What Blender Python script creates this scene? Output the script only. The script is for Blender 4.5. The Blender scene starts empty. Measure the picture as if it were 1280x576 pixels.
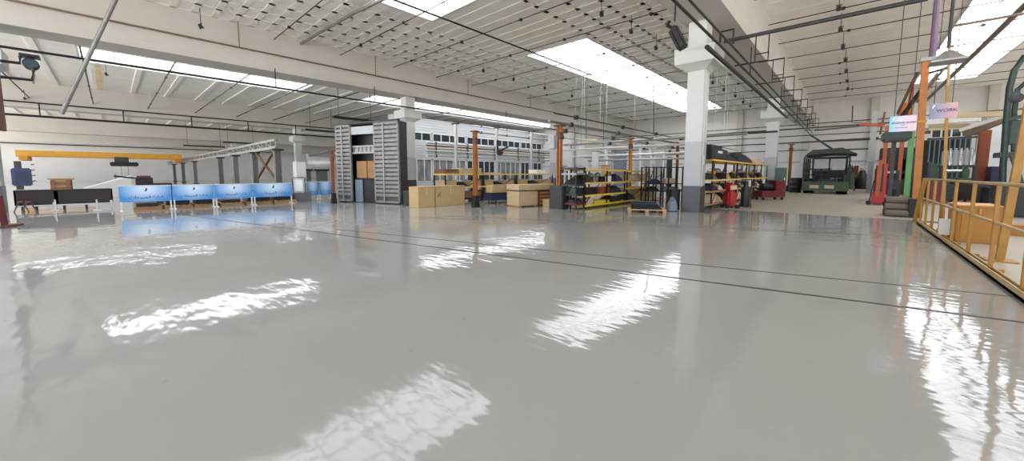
WORLD, EXPO = 8.5, 0.05
import bpy, bmesh, math, random
from mathutils import Vector, Matrix
R = random.Random(7)
C = bpy.context.scene.collection
# ------------------------------------------------------------------ camera geometry
FPX, CX, CY, HOR, CAMZ = 459.5, 640.0, 257.0, 217.0, 1.2
TH = math.atan((CY - HOR) / FPX)
PSI = math.atan(423.0 / math.hypot(FPX, CY - HOR))
CAMROT = Matrix.Rotation(PSI, 3, 'Z') @ Matrix.Rotation(math.pi / 2 - TH, 3, 'X')
CAM = Vector((0, 0, CAMZ))
def P(px, py, Z=None, X=None, Y=None, D=None):
    """where the sight line through a photo pixel meets a plane of the hall"""
    d = CAMROT @ Vector(((px - CX) / FPX, -(py - CY) / FPX, -1.0))
    if Z is not None: t = (Z - CAMZ) / d.z
    elif X is not None: t = X / d.x
    elif Y is not None: t = Y / d.y
    else: t = D / math.hypot(d.x, d.y)
    return CAM + d * t
def lin(c):
    return tuple(((v / 255) / 12.92 if v <= 10.3 else ((v / 255 + .055) / 1.055) ** 2.4) for v in c)
# ------------------------------------------------------------------ materials
def mat(name, col, rough=.6, metal=0, var=.12, scale=6, bump=0, bscale=30, emit=0, spec=.5, stretch=None):
    m = bpy.data.materials.new(name); m.use_nodes = True
    n, l = m.node_tree.nodes, m.node_tree.links
    b = n['Principled BSDF']; c = lin(col)
    b.inputs['Roughness'].default_value = rough; b.inputs['Metallic'].default_value = metal
    b.inputs['Specular IOR Level'].default_value = spec
    tc = n.new('ShaderNodeTexCoord'); mp = n.new('ShaderNodeMapping')
    if stretch: mp.inputs['Scale'].default_value = stretch
    l.new(tc.outputs['Object'], mp.inputs['Vector'])
    ns = n.new('ShaderNodeTexNoise'); ns.inputs['Scale'].default_value = scale; ns.inputs['Detail'].default_value = 5
    l.new(mp.outputs[0], ns.inputs['Vector'])
    cr = n.new('ShaderNodeValToRGB')
    cr.color_ramp.elements[0].position = .3; cr.color_ramp.elements[1].position = .7
    cr.color_ramp.elements[0].color = tuple(v * (1 - var) for v in c) + (1,)
    cr.color_ramp.elements[1].color = tuple(min(1, v * (1 + var)) for v in c) + (1,)
    l.new(ns.outputs['Fac'], cr.inputs['Fac']); l.new(cr.outputs[0], b.inputs['Base Color'])
    if bump:
        n2 = n.new('ShaderNodeTexNoise'); n2.inputs['Scale'].default_value = bscale
        bp = n.new('ShaderNodeBump'); bp.inputs['Strength'].default_value = bump; bp.inputs['Distance'].default_value = .02
        l.new(mp.outputs[0], n2.inputs['Vector']); l.new(n2.outputs['Fac'], bp.inputs['Height']); l.new(bp.outputs[0], b.inputs['Normal'])
    if emit:
        b.inputs['Emission Color'].default_value = c + (1,); b.inputs['Emission Strength'].default_value = emit
    return m
M = {}
def mk(k, *a, **kw): M[k] = mat(k, *a, **kw)
mk('white_paint', (198, 201, 201), .45, var=.04, scale=2)
mk('pale_grey', (166, 170, 173), .3, var=.05, scale=3)
mk('base_grey', (62, 64, 66), .3, var=.15, scale=5)
mk('ceiling_white', (240, 237, 232), .85, var=.05, scale=1.2)
mk('beam_white', (192, 189, 185), .7, var=.04, scale=.8)
mk('wall_white', (212, 211, 209), .8, var=.05, scale=.5)
mk('siding', (180, 183, 185), .45, var=.12, scale=1, stretch=(.3, .3, 6))
mk('black_steel', (30, 30, 33), .45, .3, var=.25, scale=9)
mk('dark_steel', (62, 62, 64), .45, .5, var=.2, scale=9)
mk('grey_steel', (128, 128, 126), .45, .4, var=.15, scale=7)
mk('galvanised', (150, 150, 148), .4, .5, var=.12, scale=8)
mk('pale_metal', (200, 202, 202), .35, .3, var=.1, scale=6)
mk('slat_grey', (132, 131, 128), .5, .35, var=.16, scale=5)
mk('orange', (162, 98, 34), .42, var=.16, scale=4)
mk('orange_red', (160, 72, 36), .42, var=.16, scale=5)
mk('ochre', (190, 128, 36), .45, var=.12, scale=4)
mk('crane_yellow', (206, 150, 34), .4, var=.08, scale=3)
mk('rail_yellow', (158, 114, 40), .38, var=.16, scale=7)
mk('rail_cream', (172, 146, 98), .38, var=.14, scale=8)
mk('shelf_yellow', (226, 190, 98), .55, var=.14, scale=6, stretch=(1, 6, 6))
mk('shelf_bright', (232, 208, 60), .5, var=.1, scale=5)
mk('cardboard', (184, 158, 116), .8, var=.06, scale=3)
mk('cardboard_dark', (160, 122, 82), .8, var=.1, scale=4)
mk('plywood', (190, 166, 130), .7, var=.08, scale=3, stretch=(1, 1, 8))
mk('wood', (170, 132, 92), .7, var=.2, scale=4, stretch=(1, 1, 9))
mk('red_brown', (132, 62, 34), .5, var=.15, scale=5)
mk('dark_brown', (36, 27, 25), .55, var=.25, scale=4)
mk('crate_brown', (126, 92, 68), .7, var=.2, scale=6)
mk('black_plastic', (24, 25, 28), .45, var=.2, scale=8)
mk('black_cloth', (34, 36, 42), .85, var=.25, scale=6, bump=.6, bscale=8)
mk('navy', (38, 44, 74), .5, var=.15, scale=5)
mk('teal', (74, 104, 100), .5, var=.12, scale=5)
mk('blue_enamel', (44, 62, 104), .45, var=.15, scale=6)
mk('grey_blue', (108, 122, 138), .45, var=.1, scale=4)
mk('truck_green', (66, 84, 66), .5, var=.2, scale=4)
mk('truck_dark', (44, 54, 50), .55, var=.25, scale=4)
mk('machine_green', (70, 106, 82), .45, var=.18, scale=4)
mk('post_green', (88, 142, 82), .45, var=.15, scale=4)
mk('press_green', (42, 58, 56), .4, .2, var=.2, scale=5)
mk('red', (170, 32, 38), .38, var=.15, scale=5)
mk('dark_red', (104, 26, 30), .45, var=.2, scale=5)
mk('rubber', (26, 26, 27), .75, var=.2, scale=9)
mk('roller_grey', (98, 88, 78), .6, var=.25, scale=5, stretch=(1, 8, 8))
mk('rust', (96, 68, 58), .7, var=.3, scale=8)
mk('brown_pipe', (122, 104, 92), .5, .2, var=.2, scale=6)
mk('purple_pipe', (112, 92, 116), .5, var=.15, scale=6)
mk('beige', (198, 182, 150), .7, var=.12, scale=4)
mk('ink', (26, 34, 74), .6, var=.05)
mk('ink_red', (170, 44, 60), .6, var=.05)
mk('box_yellow', (156, 106, 28), .4, var=.08, scale=3)
mk('lamp_face', (190, 192, 196), .3, var=.05)
mk('tarp_white', (228, 228, 226), .6, var=.04)
mk('column_tile', (206, 210, 212), .3, var=.06, scale=3)
mk('silver', (176, 178, 180), .25, .8, var=.08)
mk('reel_blue', (30, 52, 74), .45, var=.15)
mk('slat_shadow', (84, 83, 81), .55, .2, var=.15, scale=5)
mk('concrete', (172, 164, 152), .32, var=.08, scale=.8, spec=.3)
mk('dark_glass', (44, 50, 56), .08, var=.3, scale=1.5)
mk('curtain_glass', (120, 122, 124), .15, var=.45, scale=1.1, stretch=(1, 2.2, .5))
def glow(name, col, s):
    m = bpy.data.materials.new(name); m.use_nodes = True
    n, l = m.node_tree.nodes, m.node_tree.links
    n.remove(n['Principled BSDF']); e = n.new('ShaderNodeEmission'); e.inputs[0].default_value = lin(col) + (1,)
    e.inputs[1].default_value = s; l.new(e.outputs[0], n['Material Output'].inputs[0]); M[name] = m
glow('skylight_glow', (246, 247, 250), 6)
def floor_mat():
    m = bpy.data.materials.new('epoxy_floor'); m.use_nodes = True
    n, l = m.node_tree.nodes, m.node_tree.links; b = n['Principled BSDF']
    tc = n.new('ShaderNodeTexCoord')
    n1 = n.new('ShaderNodeTexNoise'); n1.inputs['Scale'].default_value = .35; n1.inputs['Detail'].default_value = 6
    l.new(tc.outputs['Object'], n1.inputs['Vector'])
    cr = n.new('ShaderNodeValToRGB'); cr.color_ramp.elements[0].position = .3; cr.color_ramp.elements[1].position = .72
    cr.color_ramp.elements[0].color = lin((148, 148, 145)) + (1,); cr.color_ramp.elements[1].color = lin((158, 158, 155)) + (1,)
    l.new(n1.outputs['Fac'], cr.inputs['Fac'])
    # small scuffs worn into the coat
    n4 = n.new('ShaderNodeTexNoise'); n4.inputs['Scale'].default_value = 5.5; n4.inputs['Detail'].default_value = 3
    l.new(tc.outputs['Object'], n4.inputs['Vector'])
    c4 = n.new('ShaderNodeValToRGB'); c4.color_ramp.elements[0].position = .72; c4.color_ramp.elements[1].position = .8
    c4.color_ramp.elements[0].color = (1, 1, 1, 1); c4.color_ramp.elements[1].color = (.72, .72, .72, 1)
    l.new(n4.outputs['Fac'], c4.inputs['Fac'])
    mx = n.new('ShaderNodeMix'); mx.data_type = 'RGBA'; mx.blend_type = 'MULTIPLY'; mx.inputs['Factor'].default_value = 1
    l.new(cr.outputs[0], mx.inputs[6]); l.new(c4.outputs[0], mx.inputs[7]); l.new(mx.outputs[2], b.inputs['Base Color'])
    b.inputs['Roughness'].default_value = .05; b.inputs['IOR'].default_value = 1.37
    n2 = n.new('ShaderNodeTexNoise'); n2.inputs['Scale'].default_value = 2.2; n2.inputs['Detail'].default_value = 0; n3 = n.new('ShaderNodeTexNoise'); n3.inputs['Scale'].default_value = 10; n3.inputs['Detail'].default_value = 1; mr = n.new('ShaderNodeMapping'); mr.inputs['Rotation'].default_value = (0, 0, -PSI - .2); mr.inputs['Scale'].default_value = (.38, 1.25, 1); mr2 = n.new('ShaderNodeMapping'); mr2.vector_type = 'POINT'; l.new(tc.outputs['Object'], mr.inputs['Vector']); l.new(mr.outputs[0], n3.inputs['Vector'])
    l.new(tc.outputs['Object'], n2.inputs['Vector'])
    bp = n.new('ShaderNodeBump'); bp.inputs['Strength'].default_value = 1; bp.inputs['Distance'].default_value = .004
    ad = n.new('ShaderNodeMath'); ad.operation = 'MULTIPLY_ADD'; ad.inputs[1].default_value = .5; l.new(n3.outputs['Fac'], ad.inputs[0]); l.new(n2.outputs['Fac'], ad.inputs[2])
    l.new(ad.outputs[0], bp.inputs['Height']); l.new(bp.outputs[0], b.inputs['Normal'])
    M['floor'] = m
floor_mat()
def banner_mat():
    m = bpy.data.materials.new('banner_print'); m.use_nodes = True
    n, l = m.node_tree.nodes, m.node_tree.links; b = n['Principled BSDF']; b.inputs['Roughness'].default_value = .4
    tc = n.new('ShaderNodeTexCoord'); mp = n.new('ShaderNodeMapping')
    mp.inputs['Location'].default_value = (-.5, -.5, -.95); mp.inputs['Scale'].default_value = (1, 1, .9)
    g = n.new('ShaderNodeTexGradient'); g.gradient_type = 'SPHERICAL'
    l.new(tc.outputs['Generated'], mp.inputs['Vector']); l.new(mp.outputs[0], g.inputs[0])
    mp.inputs['Scale'].default_value = (0, 1.9, 1.1); mp.inputs['Location'].default_value = (0, -.95, -.9)
    cr = n.new('ShaderNodeValToRGB'); cr.color_ramp.elements[0].position = 0; cr.color_ramp.elements[1].position = .85
    cr.color_ramp.elements[0].color = lin((62, 134, 200)) + (1,); cr.color_ramp.elements[1].color = lin((196, 218, 240)) + (1,)
    l.new(g.outputs['Fac'], cr.inputs['Fac']); l.new(cr.outputs[0], b.inputs['Base Color']); M['banner'] = m
banner_mat()
def sign_mat(k, a, c):
    m = bpy.data.materials.new(k); m.use_nodes = True
    n, l = m.node_tree.nodes, m.node_tree.links; b = n['Principled BSDF']; b.inputs['Roughness'].default_value = .4
    tc = n.new('ShaderNodeTexCoord'); sp = n.new('ShaderNodeSeparateXYZ'); cr = n.new('ShaderNodeValToRGB')
    l.new(tc.outputs['Generated'], sp.inputs[0]); l.new(sp.outputs['X'], cr.inputs['Fac'])
    cr.color_ramp.elements[0].color = lin(a[0]) + (1,); cr.color_ramp.elements[1].color = lin(a[2]) + (1,)
    e = cr.color_ramp.elements.new(.4); e.color = lin(a[1]) + (1,)
    l.new(cr.outputs[0], b.inputs['Base Color']); M[k] = m
sign_mat('sign_print', [(120, 196, 214), (206, 206, 226), (226, 192, 204)], 0)
sign_mat('sign_print_dim', [(112, 128, 160), (158, 150, 172), (206, 158, 160)], 0)
# ------------------------------------------------------------------ mesh builder
class MB:
    def __init__(s, T=None): s.b = bmesh.new(); s.T = T or Matrix()
    def pts(s, ps): return [s.b.verts.new(s.T @ Vector(p)) for p in ps]
    def face(s, vs):
        try: s.b.faces.new(vs)
        except ValueError: pass
    def box(s, x0, x1, y0, y1, z0, z1):
        v = s.pts([(x0, y0, z0), (x1, y0, z0), (x1, y1, z0), (x0, y1, z0), (x0, y0, z1), (x1, y0, z1), (x1, y1, z1), (x0, y1, z1)])
        for f in ((0, 3, 2, 1), (4, 5, 6, 7), (0, 1, 5, 4), (1, 2, 6, 5), (2, 3, 7, 6), (3, 0, 4, 7)): s.face([v[i] for i in f])
        return s
    def cb(s, c, d): return s.box(c[0] - d[0] / 2, c[0] + d[0] / 2, c[1] - d[1] / 2, c[1] + d[1] / 2, c[2] - d[2] / 2, c[2] + d[2] / 2)
    def tube(s, ps, r, n=8, r2=None, sq=False):
        ps = [Vector(p) for p in ps]; rings = []
        for i, p in enumerate(ps):
            d = (ps[min(i + 1, len(ps) - 1)] - ps[max(i - 1, 0)]).normalized()
            up = Vector((0, 0, 1)) if abs(d.z) < .9 else Vector((0, 1, 0))
            a = d.cross(up).normalized(); bb = a.cross(d).normalized()
            rr = r if r2 is None else r + (r2 - r) * i / (len(ps) - 1)
            k = 4 if sq else n; off = math.pi / 4 if sq else 0
            rings.append(s.pts([p + (a * math.cos(off + 2 * math.pi * j / k) + bb * math.sin(off + 2 * math.pi * j / k)) * rr * (1.414 if sq else 1) for j in range(k)]))
        k = len(rings[0])
        for q in range(len(rings) - 1):
            for j in range(k): s.face([rings[q][j], rings[q][(j + 1) % k], rings[q + 1][(j + 1) % k], rings[q + 1][j]])
        s.face(rings[0][::-1]); s.face(rings[-1]); return s
    def bar(s, a, b, w=.05): return s.tube([a, b], w / 2, sq=True)
    def lathe(s, c, prof, n=20, axis='Z'):
        rings = []
        for r, h in prof:
            ring = []
            for j in range(n):
                a = 2 * math.pi * j / n; u, w = r * math.cos(a), r * math.sin(a)
                ring.append({'Z': (c[0] + u, c[1] + w, c[2] + h), 'Y': (c[0] + u, c[1] + h, c[2] + w), 'X': (c[0] + h, c[1] + u, c[2] + w)}[axis])
            rings.append(s.pts(ring))
        for q in range(len(rings) - 1):
            for j in range(n): s.face([rings[q][j], rings[q][(j + 1) % n], rings[q + 1][(j + 1) % n], rings[q + 1][j]])
        s.face(rings[0][::-1]); s.face(rings[-1]); return s
    def prism(s, poly, h0, h1, axis='X'):
        f = {'X': lambda a, b, h: (h, a, b), 'Y': lambda a, b, h: (a, h, b), 'Z': lambda a, b, h: (a, b, h)}[axis]
        lo = s.pts([f(a, b, h0) for a, b in poly]); hi = s.pts([f(a, b, h1) for a, b in poly]); k = len(poly)
        for j in range(k): s.face([lo[j], lo[(j + 1) % k], hi[(j + 1) % k], hi[j]])
        s.face(lo[::-1]); s.face(hi); return s
    def heap(s, x0, x1, y0, y1, z0, z1, seed=0, n=10):
        """a lumpy soft mound"""
        rr = random.Random(seed); g = []
        for i in range(n + 1):
            row = []
            for j in range(n + 1):
                u, v = i / n, j / n; e = (math.sin(math.pi * u) * math.sin(math.pi * v)) ** .3 if 0 < i < n and 0 < j < n else 0
                row.append((x0 + (x1 - x0) * u, y0 + (y1 - y0) * v, z0 + (z1 - z0) * e * (1 - .3 * rr.random())))
            g.append(s.pts(row))
        for i in range(n):
            for j in range(n): s.face([g[i][j], g[i + 1][j], g[i + 1][j + 1], g[i][j + 1]])
        s.face([g[i][0] for i in range(n + 1)][::-1] + [g[0][j] for j in range(1, n + 1)] + [g[i][n] for i in range(1, n + 1)] + [g[n][j] for j in range(n - 1, 0, -1)])
        return s
def wl(o):
    v = Vector((0, 0, 0))
    while o is not None: v += o.location; o = o.parent
    return v
def props(o, label=None, cat=None, group=None, kind=None):
    for k, v in (('label', label), ('category', cat), ('group', group), ('kind', kind)):
        if v: o[k] = v
    return o
def build(name, mb, m, parent=None, label=None, cat=None, group=None, kind=None, bev=0, smooth=False):
    bmesh.ops.recalc_face_normals(mb.b, faces=mb.b.faces)
    if bev: bmesh.ops.bevel(mb.b, geom=mb.b.edges[:], offset=bev, segments=2, affect='EDGES', clamp_overlap=True)
    me = bpy.data.meshes.new(name)
    if parent is not None: org = wl(parent)
    else:
        vs = [v.co for v in mb.b.verts]
        org = Vector(((min(v.x for v in vs) + max(v.x for v in vs)) / 2, (min(v.y for v in vs) + max(v.y for v in vs)) / 2, min(v.z for v in vs)))
    for v in mb.b.verts: v.co -= org
    mb.b.to_mesh(me); mb.b.free(); me.materials.append(M[m] if isinstance(m, str) else m)
    if smooth:
        for p in me.polygons: p.use_smooth = True
        try: me.set_sharp_from_angle(angle=math.radians(40))
        except Exception: pass
    o = bpy.data.objects.new(name, me); C.objects.link(o)
    if parent is not None: o.parent = parent
    else: o.location = org
    return props(o, label, cat, group, kind)
def thing(name, label, cat, loc, group=None, kind=None):
    o = bpy.data.objects.new(name, None); C.objects.link(o); o.location = loc; o.empty_display_size = .1
    return props(o, label, cat, group, kind)
def copy_tree(o, loc=None, parent=None):
    c = o.copy(); C.objects.link(c)
    if parent is not None: c.parent = parent
    if loc is not None: c.location = loc
    for ch in list(o.children): copy_tree(ch, None, c)
    return c
ORD = 'first second third fourth fifth sixth seventh eighth ninth tenth eleventh twelfth thirteenth fourteenth fifteenth sixteenth seventeenth eighteenth'.split()
def frame_T(a, b):
    """local frame: origin a, x towards b, y away from the camera side"""
    e = (b - a); e.z = 0; e.normalize(); n = Vector((-e.y, e.x, 0))
    if n.dot(a) < 0: n = -n
    return Matrix(((e.x, n.x, 0, a.x), (e.y, n.y, 0, a.y), (0, 0, 1, 0), (0, 0, 0, 1)))
def FT(a, b):
    """frame square to the hall: x along the hall's width, y down the hall"""
    t = a.y / b.y
    return Matrix.Translation((a.x, a.y, 0)), b.x * t - a.x
def text_part(name, s, size, T, m, parent, ext=.002, label=None):
    cu = bpy.data.curves.new(name, 'FONT'); cu.body = s; cu.size = size; cu.extrude = ext; cu.align_x = 'CENTER'; cu.align_y = 'CENTER'
    t = bpy.data.objects.new(name, cu); C.objects.link(t); bpy.context.view_layer.update()
    me = bpy.data.meshes.new_from_object(t.evaluated_get(bpy.context.evaluated_depsgraph_get())); bpy.data.objects.remove(t)
    me.transform(Matrix.Translation(-wl(parent)) @ T); me.materials.clear(); me.materials.append(M[m])
    o = bpy.data.objects.new(name, me); C.objects.link(o); o.parent = parent
    return props(o, label)
# ------------------------------------------------------------------ hall shell
XR = [-3.4, -19.9, -42.5, -66.0]          # column rows
Y0, Y1, XL, XE, ZC, ZB = -14.0, 43.0, -90.0, 14.0, 7.5, 5.75
build('floor', MB().box(XL - 1, XE + 2, Y0 - 6, Y1 + 1, -.2, 0), 'floor', kind='structure', label='glossy pale grey epoxy floor of the factory hall')
build('floor_aisle', MB().box(-3.9, XE, 14.0, Y1, -.01, .004), 'concrete', kind='structure', label='duller beige concrete floor of the far aisle')
build('wall_left', MB().box(XL - .3, XL, Y0, Y1, 0, ZC), 'wall_white', kind='structure')
k = MB().box(XE, XE + .3, 4, Y1, 0, 2.9).box(XE, XE + .3, 4, Y1, 4.6, ZC)  # unseen wall added to dim the right bay; its openings let in fill daylight
for q in range(9): k.box(XE, XE + .3, 4 + q * 4.8, 4.6 + q * 4.8, 2.9, 4.6)
build('wall_right_unseen', k, 'wall_white', kind='structure')
build('wall_far', MB().box(XL, XE + 2, Y1, Y1 + .3, 0, ZC), 'wall_white', kind='structure')
for x0, x1 in ((-3.4, 2), (2, 8), (8, 14)):
    pass
SKY = {0: [(-13.1, -9.4, -7.0, 9.4), (-13.1, -9.4, 15.4, 40.2)],
       1: [(-32.0, -28.5, -.7, 10.2), (-32.0, -28.5, 14.9, 41.0)],
       2: [(-56.5, -53.0, -12, 8.0), (-56.5, -53, 14, 41)],
       3: [(2.9, 5.7, 6.0, 38.7)], 4: [(-84, -82.4, -10, 8), (-84, -82.4, 12, 41)]}  # last bay's skylights are mostly hidden, added to brighten the end wall
BAYS = {0: (-19.9, -3.4), 1: (-42.5, -19.9), 2: (-66, -42.5), 3: (-3.4, XE), 4: (XL, -66)}
n_sky = 0
for k, (bx0, bx1) in BAYS.items():
    Y0 = {0: -7.0, 3: -7.0, 1: -9.0, 2: -13.0, 4: -14.0}[k]
    mb = MB(); sk = sorted(SKY[k], key=lambda q: q[2]); sx0, sx1 = sk[0][0], sk[0][1]
    mb.box(bx0, sx0, Y0, Y1, ZC, ZC + .3); mb.box(sx1, bx1, Y0, Y1, ZC, ZC + .3)
    y = Y0
    for s in sk:
        mb.box(sx0, sx1, y, s[2], ZC, ZC + .3); y = s[3]
    mb.box(sx0, sx1, y, Y1, ZC, ZC + .3)
    def ribs(a, c, y0, y1, w, d):
        """a rib set across the bay, broken where skylights are"""
        yy = y0
        while yy < y1:
            hit = any(s[2] - w < yy < s[3] for s in sk)
            if hit: mb.box(a, sx0, yy, yy + w, ZC - d, ZC + .01); mb.box(sx1, c, yy, yy + w, ZC - d, ZC + .01)
            else: mb.box(a, c, yy, yy + w, ZC - d, ZC + .01)
            yy += w * 0 + step
    step = {0: .62, 1: 1.9, 2: 1.9, 3: 1.25, 4: 2.5}[k]
    ribs(bx0, bx1, -8, Y1, {0: .2, 1: .26, 2: .26, 3: .1, 4: .3}[k], {0: .014, 1: .05, 2: .06, 3: .008, 4: .1}[k])
    if k == 0:
        x = bx0 + .5
        while x < bx1:
            if not (sx0 - .2 < x < sx1): mb.box(x, x + .16, -8, Y1, ZC - .014, ZC + .01)
            x += 1.02
    build('ceiling', mb, 'ceiling_white', kind='structure')
    for s in sk:
        n_sky += 1
        fr = MB(); g = .02
        fr.box(s[0] - .06, s[0] + .02, s[2], s[3], ZC - .03, ZC + .32); fr.box(s[1] - .02, s[1] + .06, s[2], s[3], ZC - .03, ZC + .32)
        fr.box(s[0], s[1], s[2] - .06, s[2] + .02, ZC - .03, ZC + .32); fr.box(s[0], s[1], s[3] - .02, s[3] + .06, ZC - .03, ZC + .32)
        w = build('window_%d' % n_sky, fr, 'white_paint', kind='structure', label='long translucent skylight let into the white ceiling')
        build('glazing', MB().box(s[0], s[1], s[2], s[3], ZC + .26, ZC + .29), 'skylight_glow', w)
        gb = MB(); yy = s[2] + 1.25
        while yy < s[3] - .3: gb.box(s[0], s[1], yy, yy + .035, ZC + .17, ZC + .25); yy += 1.25
        for i in range(1, 3): gb.box(s[0] + (s[1] - s[0]) * i / 3, s[0] + (s[1] - s[0]) * i / 3 + .03, s[2], s[3], ZC + .17, ZC + .25)
        build('glazing_bars', gb, 'white_paint', w)
Y0 = -14.0
for x in XR + [-88.9]:
    build('beam', MB().prism([(x - .62, ZB), (x + .62, ZB), (x + .7, ZB + .25), (x + .6, ZC + .1), (x - .6, ZC + .1), (x - .7, ZB + .25)], Y0, Y1, 'Y'), 'beam_white', kind='structure')
def pilaster(x, w=.5):
    build('column', MB().box(x - w / 2, x + w / 2, Y1 - .35, Y1, 0, ZC), 'beam_white', kind='structure')
for x in (-28, -22, -12.5, -8.4, -3.2, 1.2, 7.2, 11): pilaster(x)
for z in (2.2,): build('trim_%d' % int(z), MB().box(-42, XE, Y1 - .08, Y1, z, z + .12), 'pale_grey', kind='structure')
def column(c, w=.58, base=.82, label=None, dark=True, band=True):
    r = thing('column', label, 'column', (c.x, c.y, 0), kind='structure'); h = w / 2
    build('shaft', MB().box(c.x - h, c.x + h, c.y - h, c.y + h, 2.18, 4.4), 'white_paint', r, bev=.012)
    build('lower_shaft', MB().box(c.x - h - .004, c.x + h + .004, c.y - h - .004, c.y + h + .004, base, 2.18), 'pale_grey', r, bev=.01)
    build('base_band', MB().box(c.x - h - .015, c.x + h + .015, c.y - h - .015, c.y + h + .015, 0, base), 'base_grey', r, bev=.01)
    k = MB(); H = (1.14 if w < .52 else 1.02) * w
    rings = [(h, 4.3), (H * .98, 4.5), (H, 4.95), (h * 1.05, 4.951), (h * 1.05, ZB)]
    vs = [k.pts([(c.x - a, c.y - a, z), (c.x + a, c.y - a, z), (c.x + a, c.y + a, z), (c.x - a, c.y + a, z)]) for a, z in rings]
    for q in range(4):
        for j in range(4): k.face([vs[q][j], vs[q][(j + 1) % 4], vs[q + 1][(j + 1) % 4], vs[q + 1][j]])
    k.face(vs[0][::-1]); k.face(vs[-1])
    build('capital', k, 'white_paint', r)
    return r
c1 = P(866, 264.3, Z=0)
col1 = column(c1, w=.49, label='big white square column with dark grey foot, nearest the camera')
build('conduit', MB().tube([(c1.x + .26, c1.y - .17, .8), (c1.x + .26, c1.y - .17, 4.3)], .022), 'white_paint', col1)
build('switch_box', MB().box(c1.x + .25, c1.x + .34, c1.y - .22, c1.y - .08, 1.45, 1.75), 'galvanised', col1, bev=.01)
X1, YC = c1.x, c1.y
column(Vector((X1, 27.4, 0)), label='second white column down the row, behind the long loaded rack')
column(Vector((-19.9, 12.4, 0)), label='white column standing behind the grey slatted booth')
column(Vector((-19.9, 27.4, 0)), w=.6, label='far white column behind the orange post')
column(Vector((-19.6, -2.6, 0)), w=.62, label='pale blue-white column at the left edge')
column(Vector((-41.9, 13.2, 0)), label='white column behind the gap between blue banners')
column(Vector((-66, 12.4, 0)), label='distant white column among the crane gantry legs')
column(Vector((-66, 27.4, 0)), label='distant white column by the grey wall doors')
# joints cut across the floor
for i, (a, b, w) in enumerate((((232, 269), (1290, 404.2), .034), ((400, 285), (1275, 371), .022), ((560, 270), (1172, 297.5), .03), ((330, 262), (620, 276), .02))):
    A, Bq = P(*a, Z=0), P(*b, Z=0)
    if i == 1: A, Bq = P(420, 286.5, Z=0), P(1272, 371, Z=0)
    d = (Bq - A).normalized(); s_ = Vector((-d.y, d.x, 0)) * w / 2
    k = MB(); vv = []
    for z in (-.01, .0025): vv.append(k.pts([A + s_ + Vector((0, 0, z)), A - s_ + Vector((0, 0, z)), Bq - s_ + Vector((0, 0, z)), Bq + s_ + Vector((0, 0, z))]))
    k.face(vv[1]); k.face(vv[0][::-1])
    for j in range(4): k.face([vv[0][j], vv[0][(j + 1) % 4], vv[1][(j + 1) % 4], vv[1][j]])
    build('floor_joint', k, 'black_steel', kind='structure', label='thin black joint line running across the grey floor')
# ------------------------------------------------------------------ ceiling services
def run(name, label, cat, ps, r, m, group=None, n=8, clips=None, clip_top=None):
    if not clips: return build(name, MB().tube(ps, r, n), m, label=label, cat=cat, group=group)
    o = thing(name, label, cat, ps[0], group)
    build('pipe', MB().tube(ps, r, n), m, o, smooth=True)
    for c in clips:
        build('hanger', MB().tube([c, (c[0], c[1], clip_top)], r * .55, 6), m, o)
    return o
def rods(x0, x1, ys, z, where, r=.02):
    for i, y in enumerate(ys):
        o = thing('ceiling_conduit', 'thin dark conduit across the %s, %s from its near end' % (where, ORD[i]), 'conduit', (x0, y, z), 'conduits across the %s' % where)
        mb = MB().tube([(x0, y, z), (x1, y, z)], r, 6); build('tube', mb, 'dark_steel', o)
        for q in range(4):
            x = x0 + (x1 - x0) * (.12 + .25 * q + .05 * R.random())
            build('junction_box', MB().box(x - .05, x + .05, y - .05, y + .05, z - .05, z + .04), 'black_plastic', o)
            if q in (0, 3): build('hanger', MB().tube([(x, y, z), (x, y, ZC)], .008, 4), 'pale_metal', o)
rods(-19.2, -4.0, [5.3 + 2.9 * i for i in range(13)], 7.12, 'waffle ceiling of the middle bay')
rods(-2.8, 13.0, [6.6 + 2.9 * i for i in range(12)], 7.12, 'plain ceiling of the right-hand bay')
rods(-41.8, -20.6, [-3.4 + 2.9 * i for i in range(9)], 6.4, 'ribbed ceiling of the left-hand bay', .035)
def lamp_proto():
    o = thing('spot_lamp', '', 'lamp', (0, 0, 0))
    build('stem', MB().tube([(0, 0, 0), (0, 0, .8)], .018, 6), 'black_steel', o)
    build('bracket', MB().box(-.13, .13, -.02, .02, -.03, .01).box(-.13, -.11, -.02, .02, -.2, 0).box(.11, .13, -.02, .02, -.2, 0), 'black_steel', o)
    build('housing', MB(Matrix.Translation((0, 0, -.2)) @ Matrix.Rotation(.5, 4, 'X')).lathe((0, 0, 0), [(.05, .16), (.09, .12), (.11, -.08), (.13, -.1)], 14), 'black_plastic', o, smooth=True)
    build('lens', MB(Matrix.Translation((0, 0, -.2)) @ Matrix.Rotation(.5, 4, 'X')).lathe((0, 0, 0), [(.11, -.105), (.11, -.115)], 14), 'lamp_face', o)
    return o
LP = lamp_proto(); used = False
for ch in LP.children: ch.data.transform(Matrix.Scale(.62, 4))
LL = [('middle bay', [(752, 14), (789, 36), (820, 57), (642, 97), (604, 86), (681, 108), (715, 118)]),
      ('right-hand bay', [(1049, 6), (1051, 33), (1054, 55), (1057, 72), (1058, 86), (1059, 99), (1060, 109)]),
      ('strip by the big column', [(891, 101), (905, 110), (919, 118), (929, 126), (938, 131)]),
      ('left-hand bay', [(161, 60), (251, 29), (31, 121), (133, 90)])]
for where, ps in LL:
    for i, (px, py) in enumerate(ps):
        loc = P(px, py, Z=6.95 if 'left' not in where else 6.4)
        if not used: o = LP; o.location = loc; used = True
        else: o = copy_tree(LP, loc)
        o['label'] = 'small black spot lamp under the ceiling of the %s, %s listed from the near end' % (where, ORD[i]) if False else 'small black spot lamp hanging in the %s, %s in its line' % (where, ORD[i])
        o['group'] = 'spot lamps in the ' + where
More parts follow.
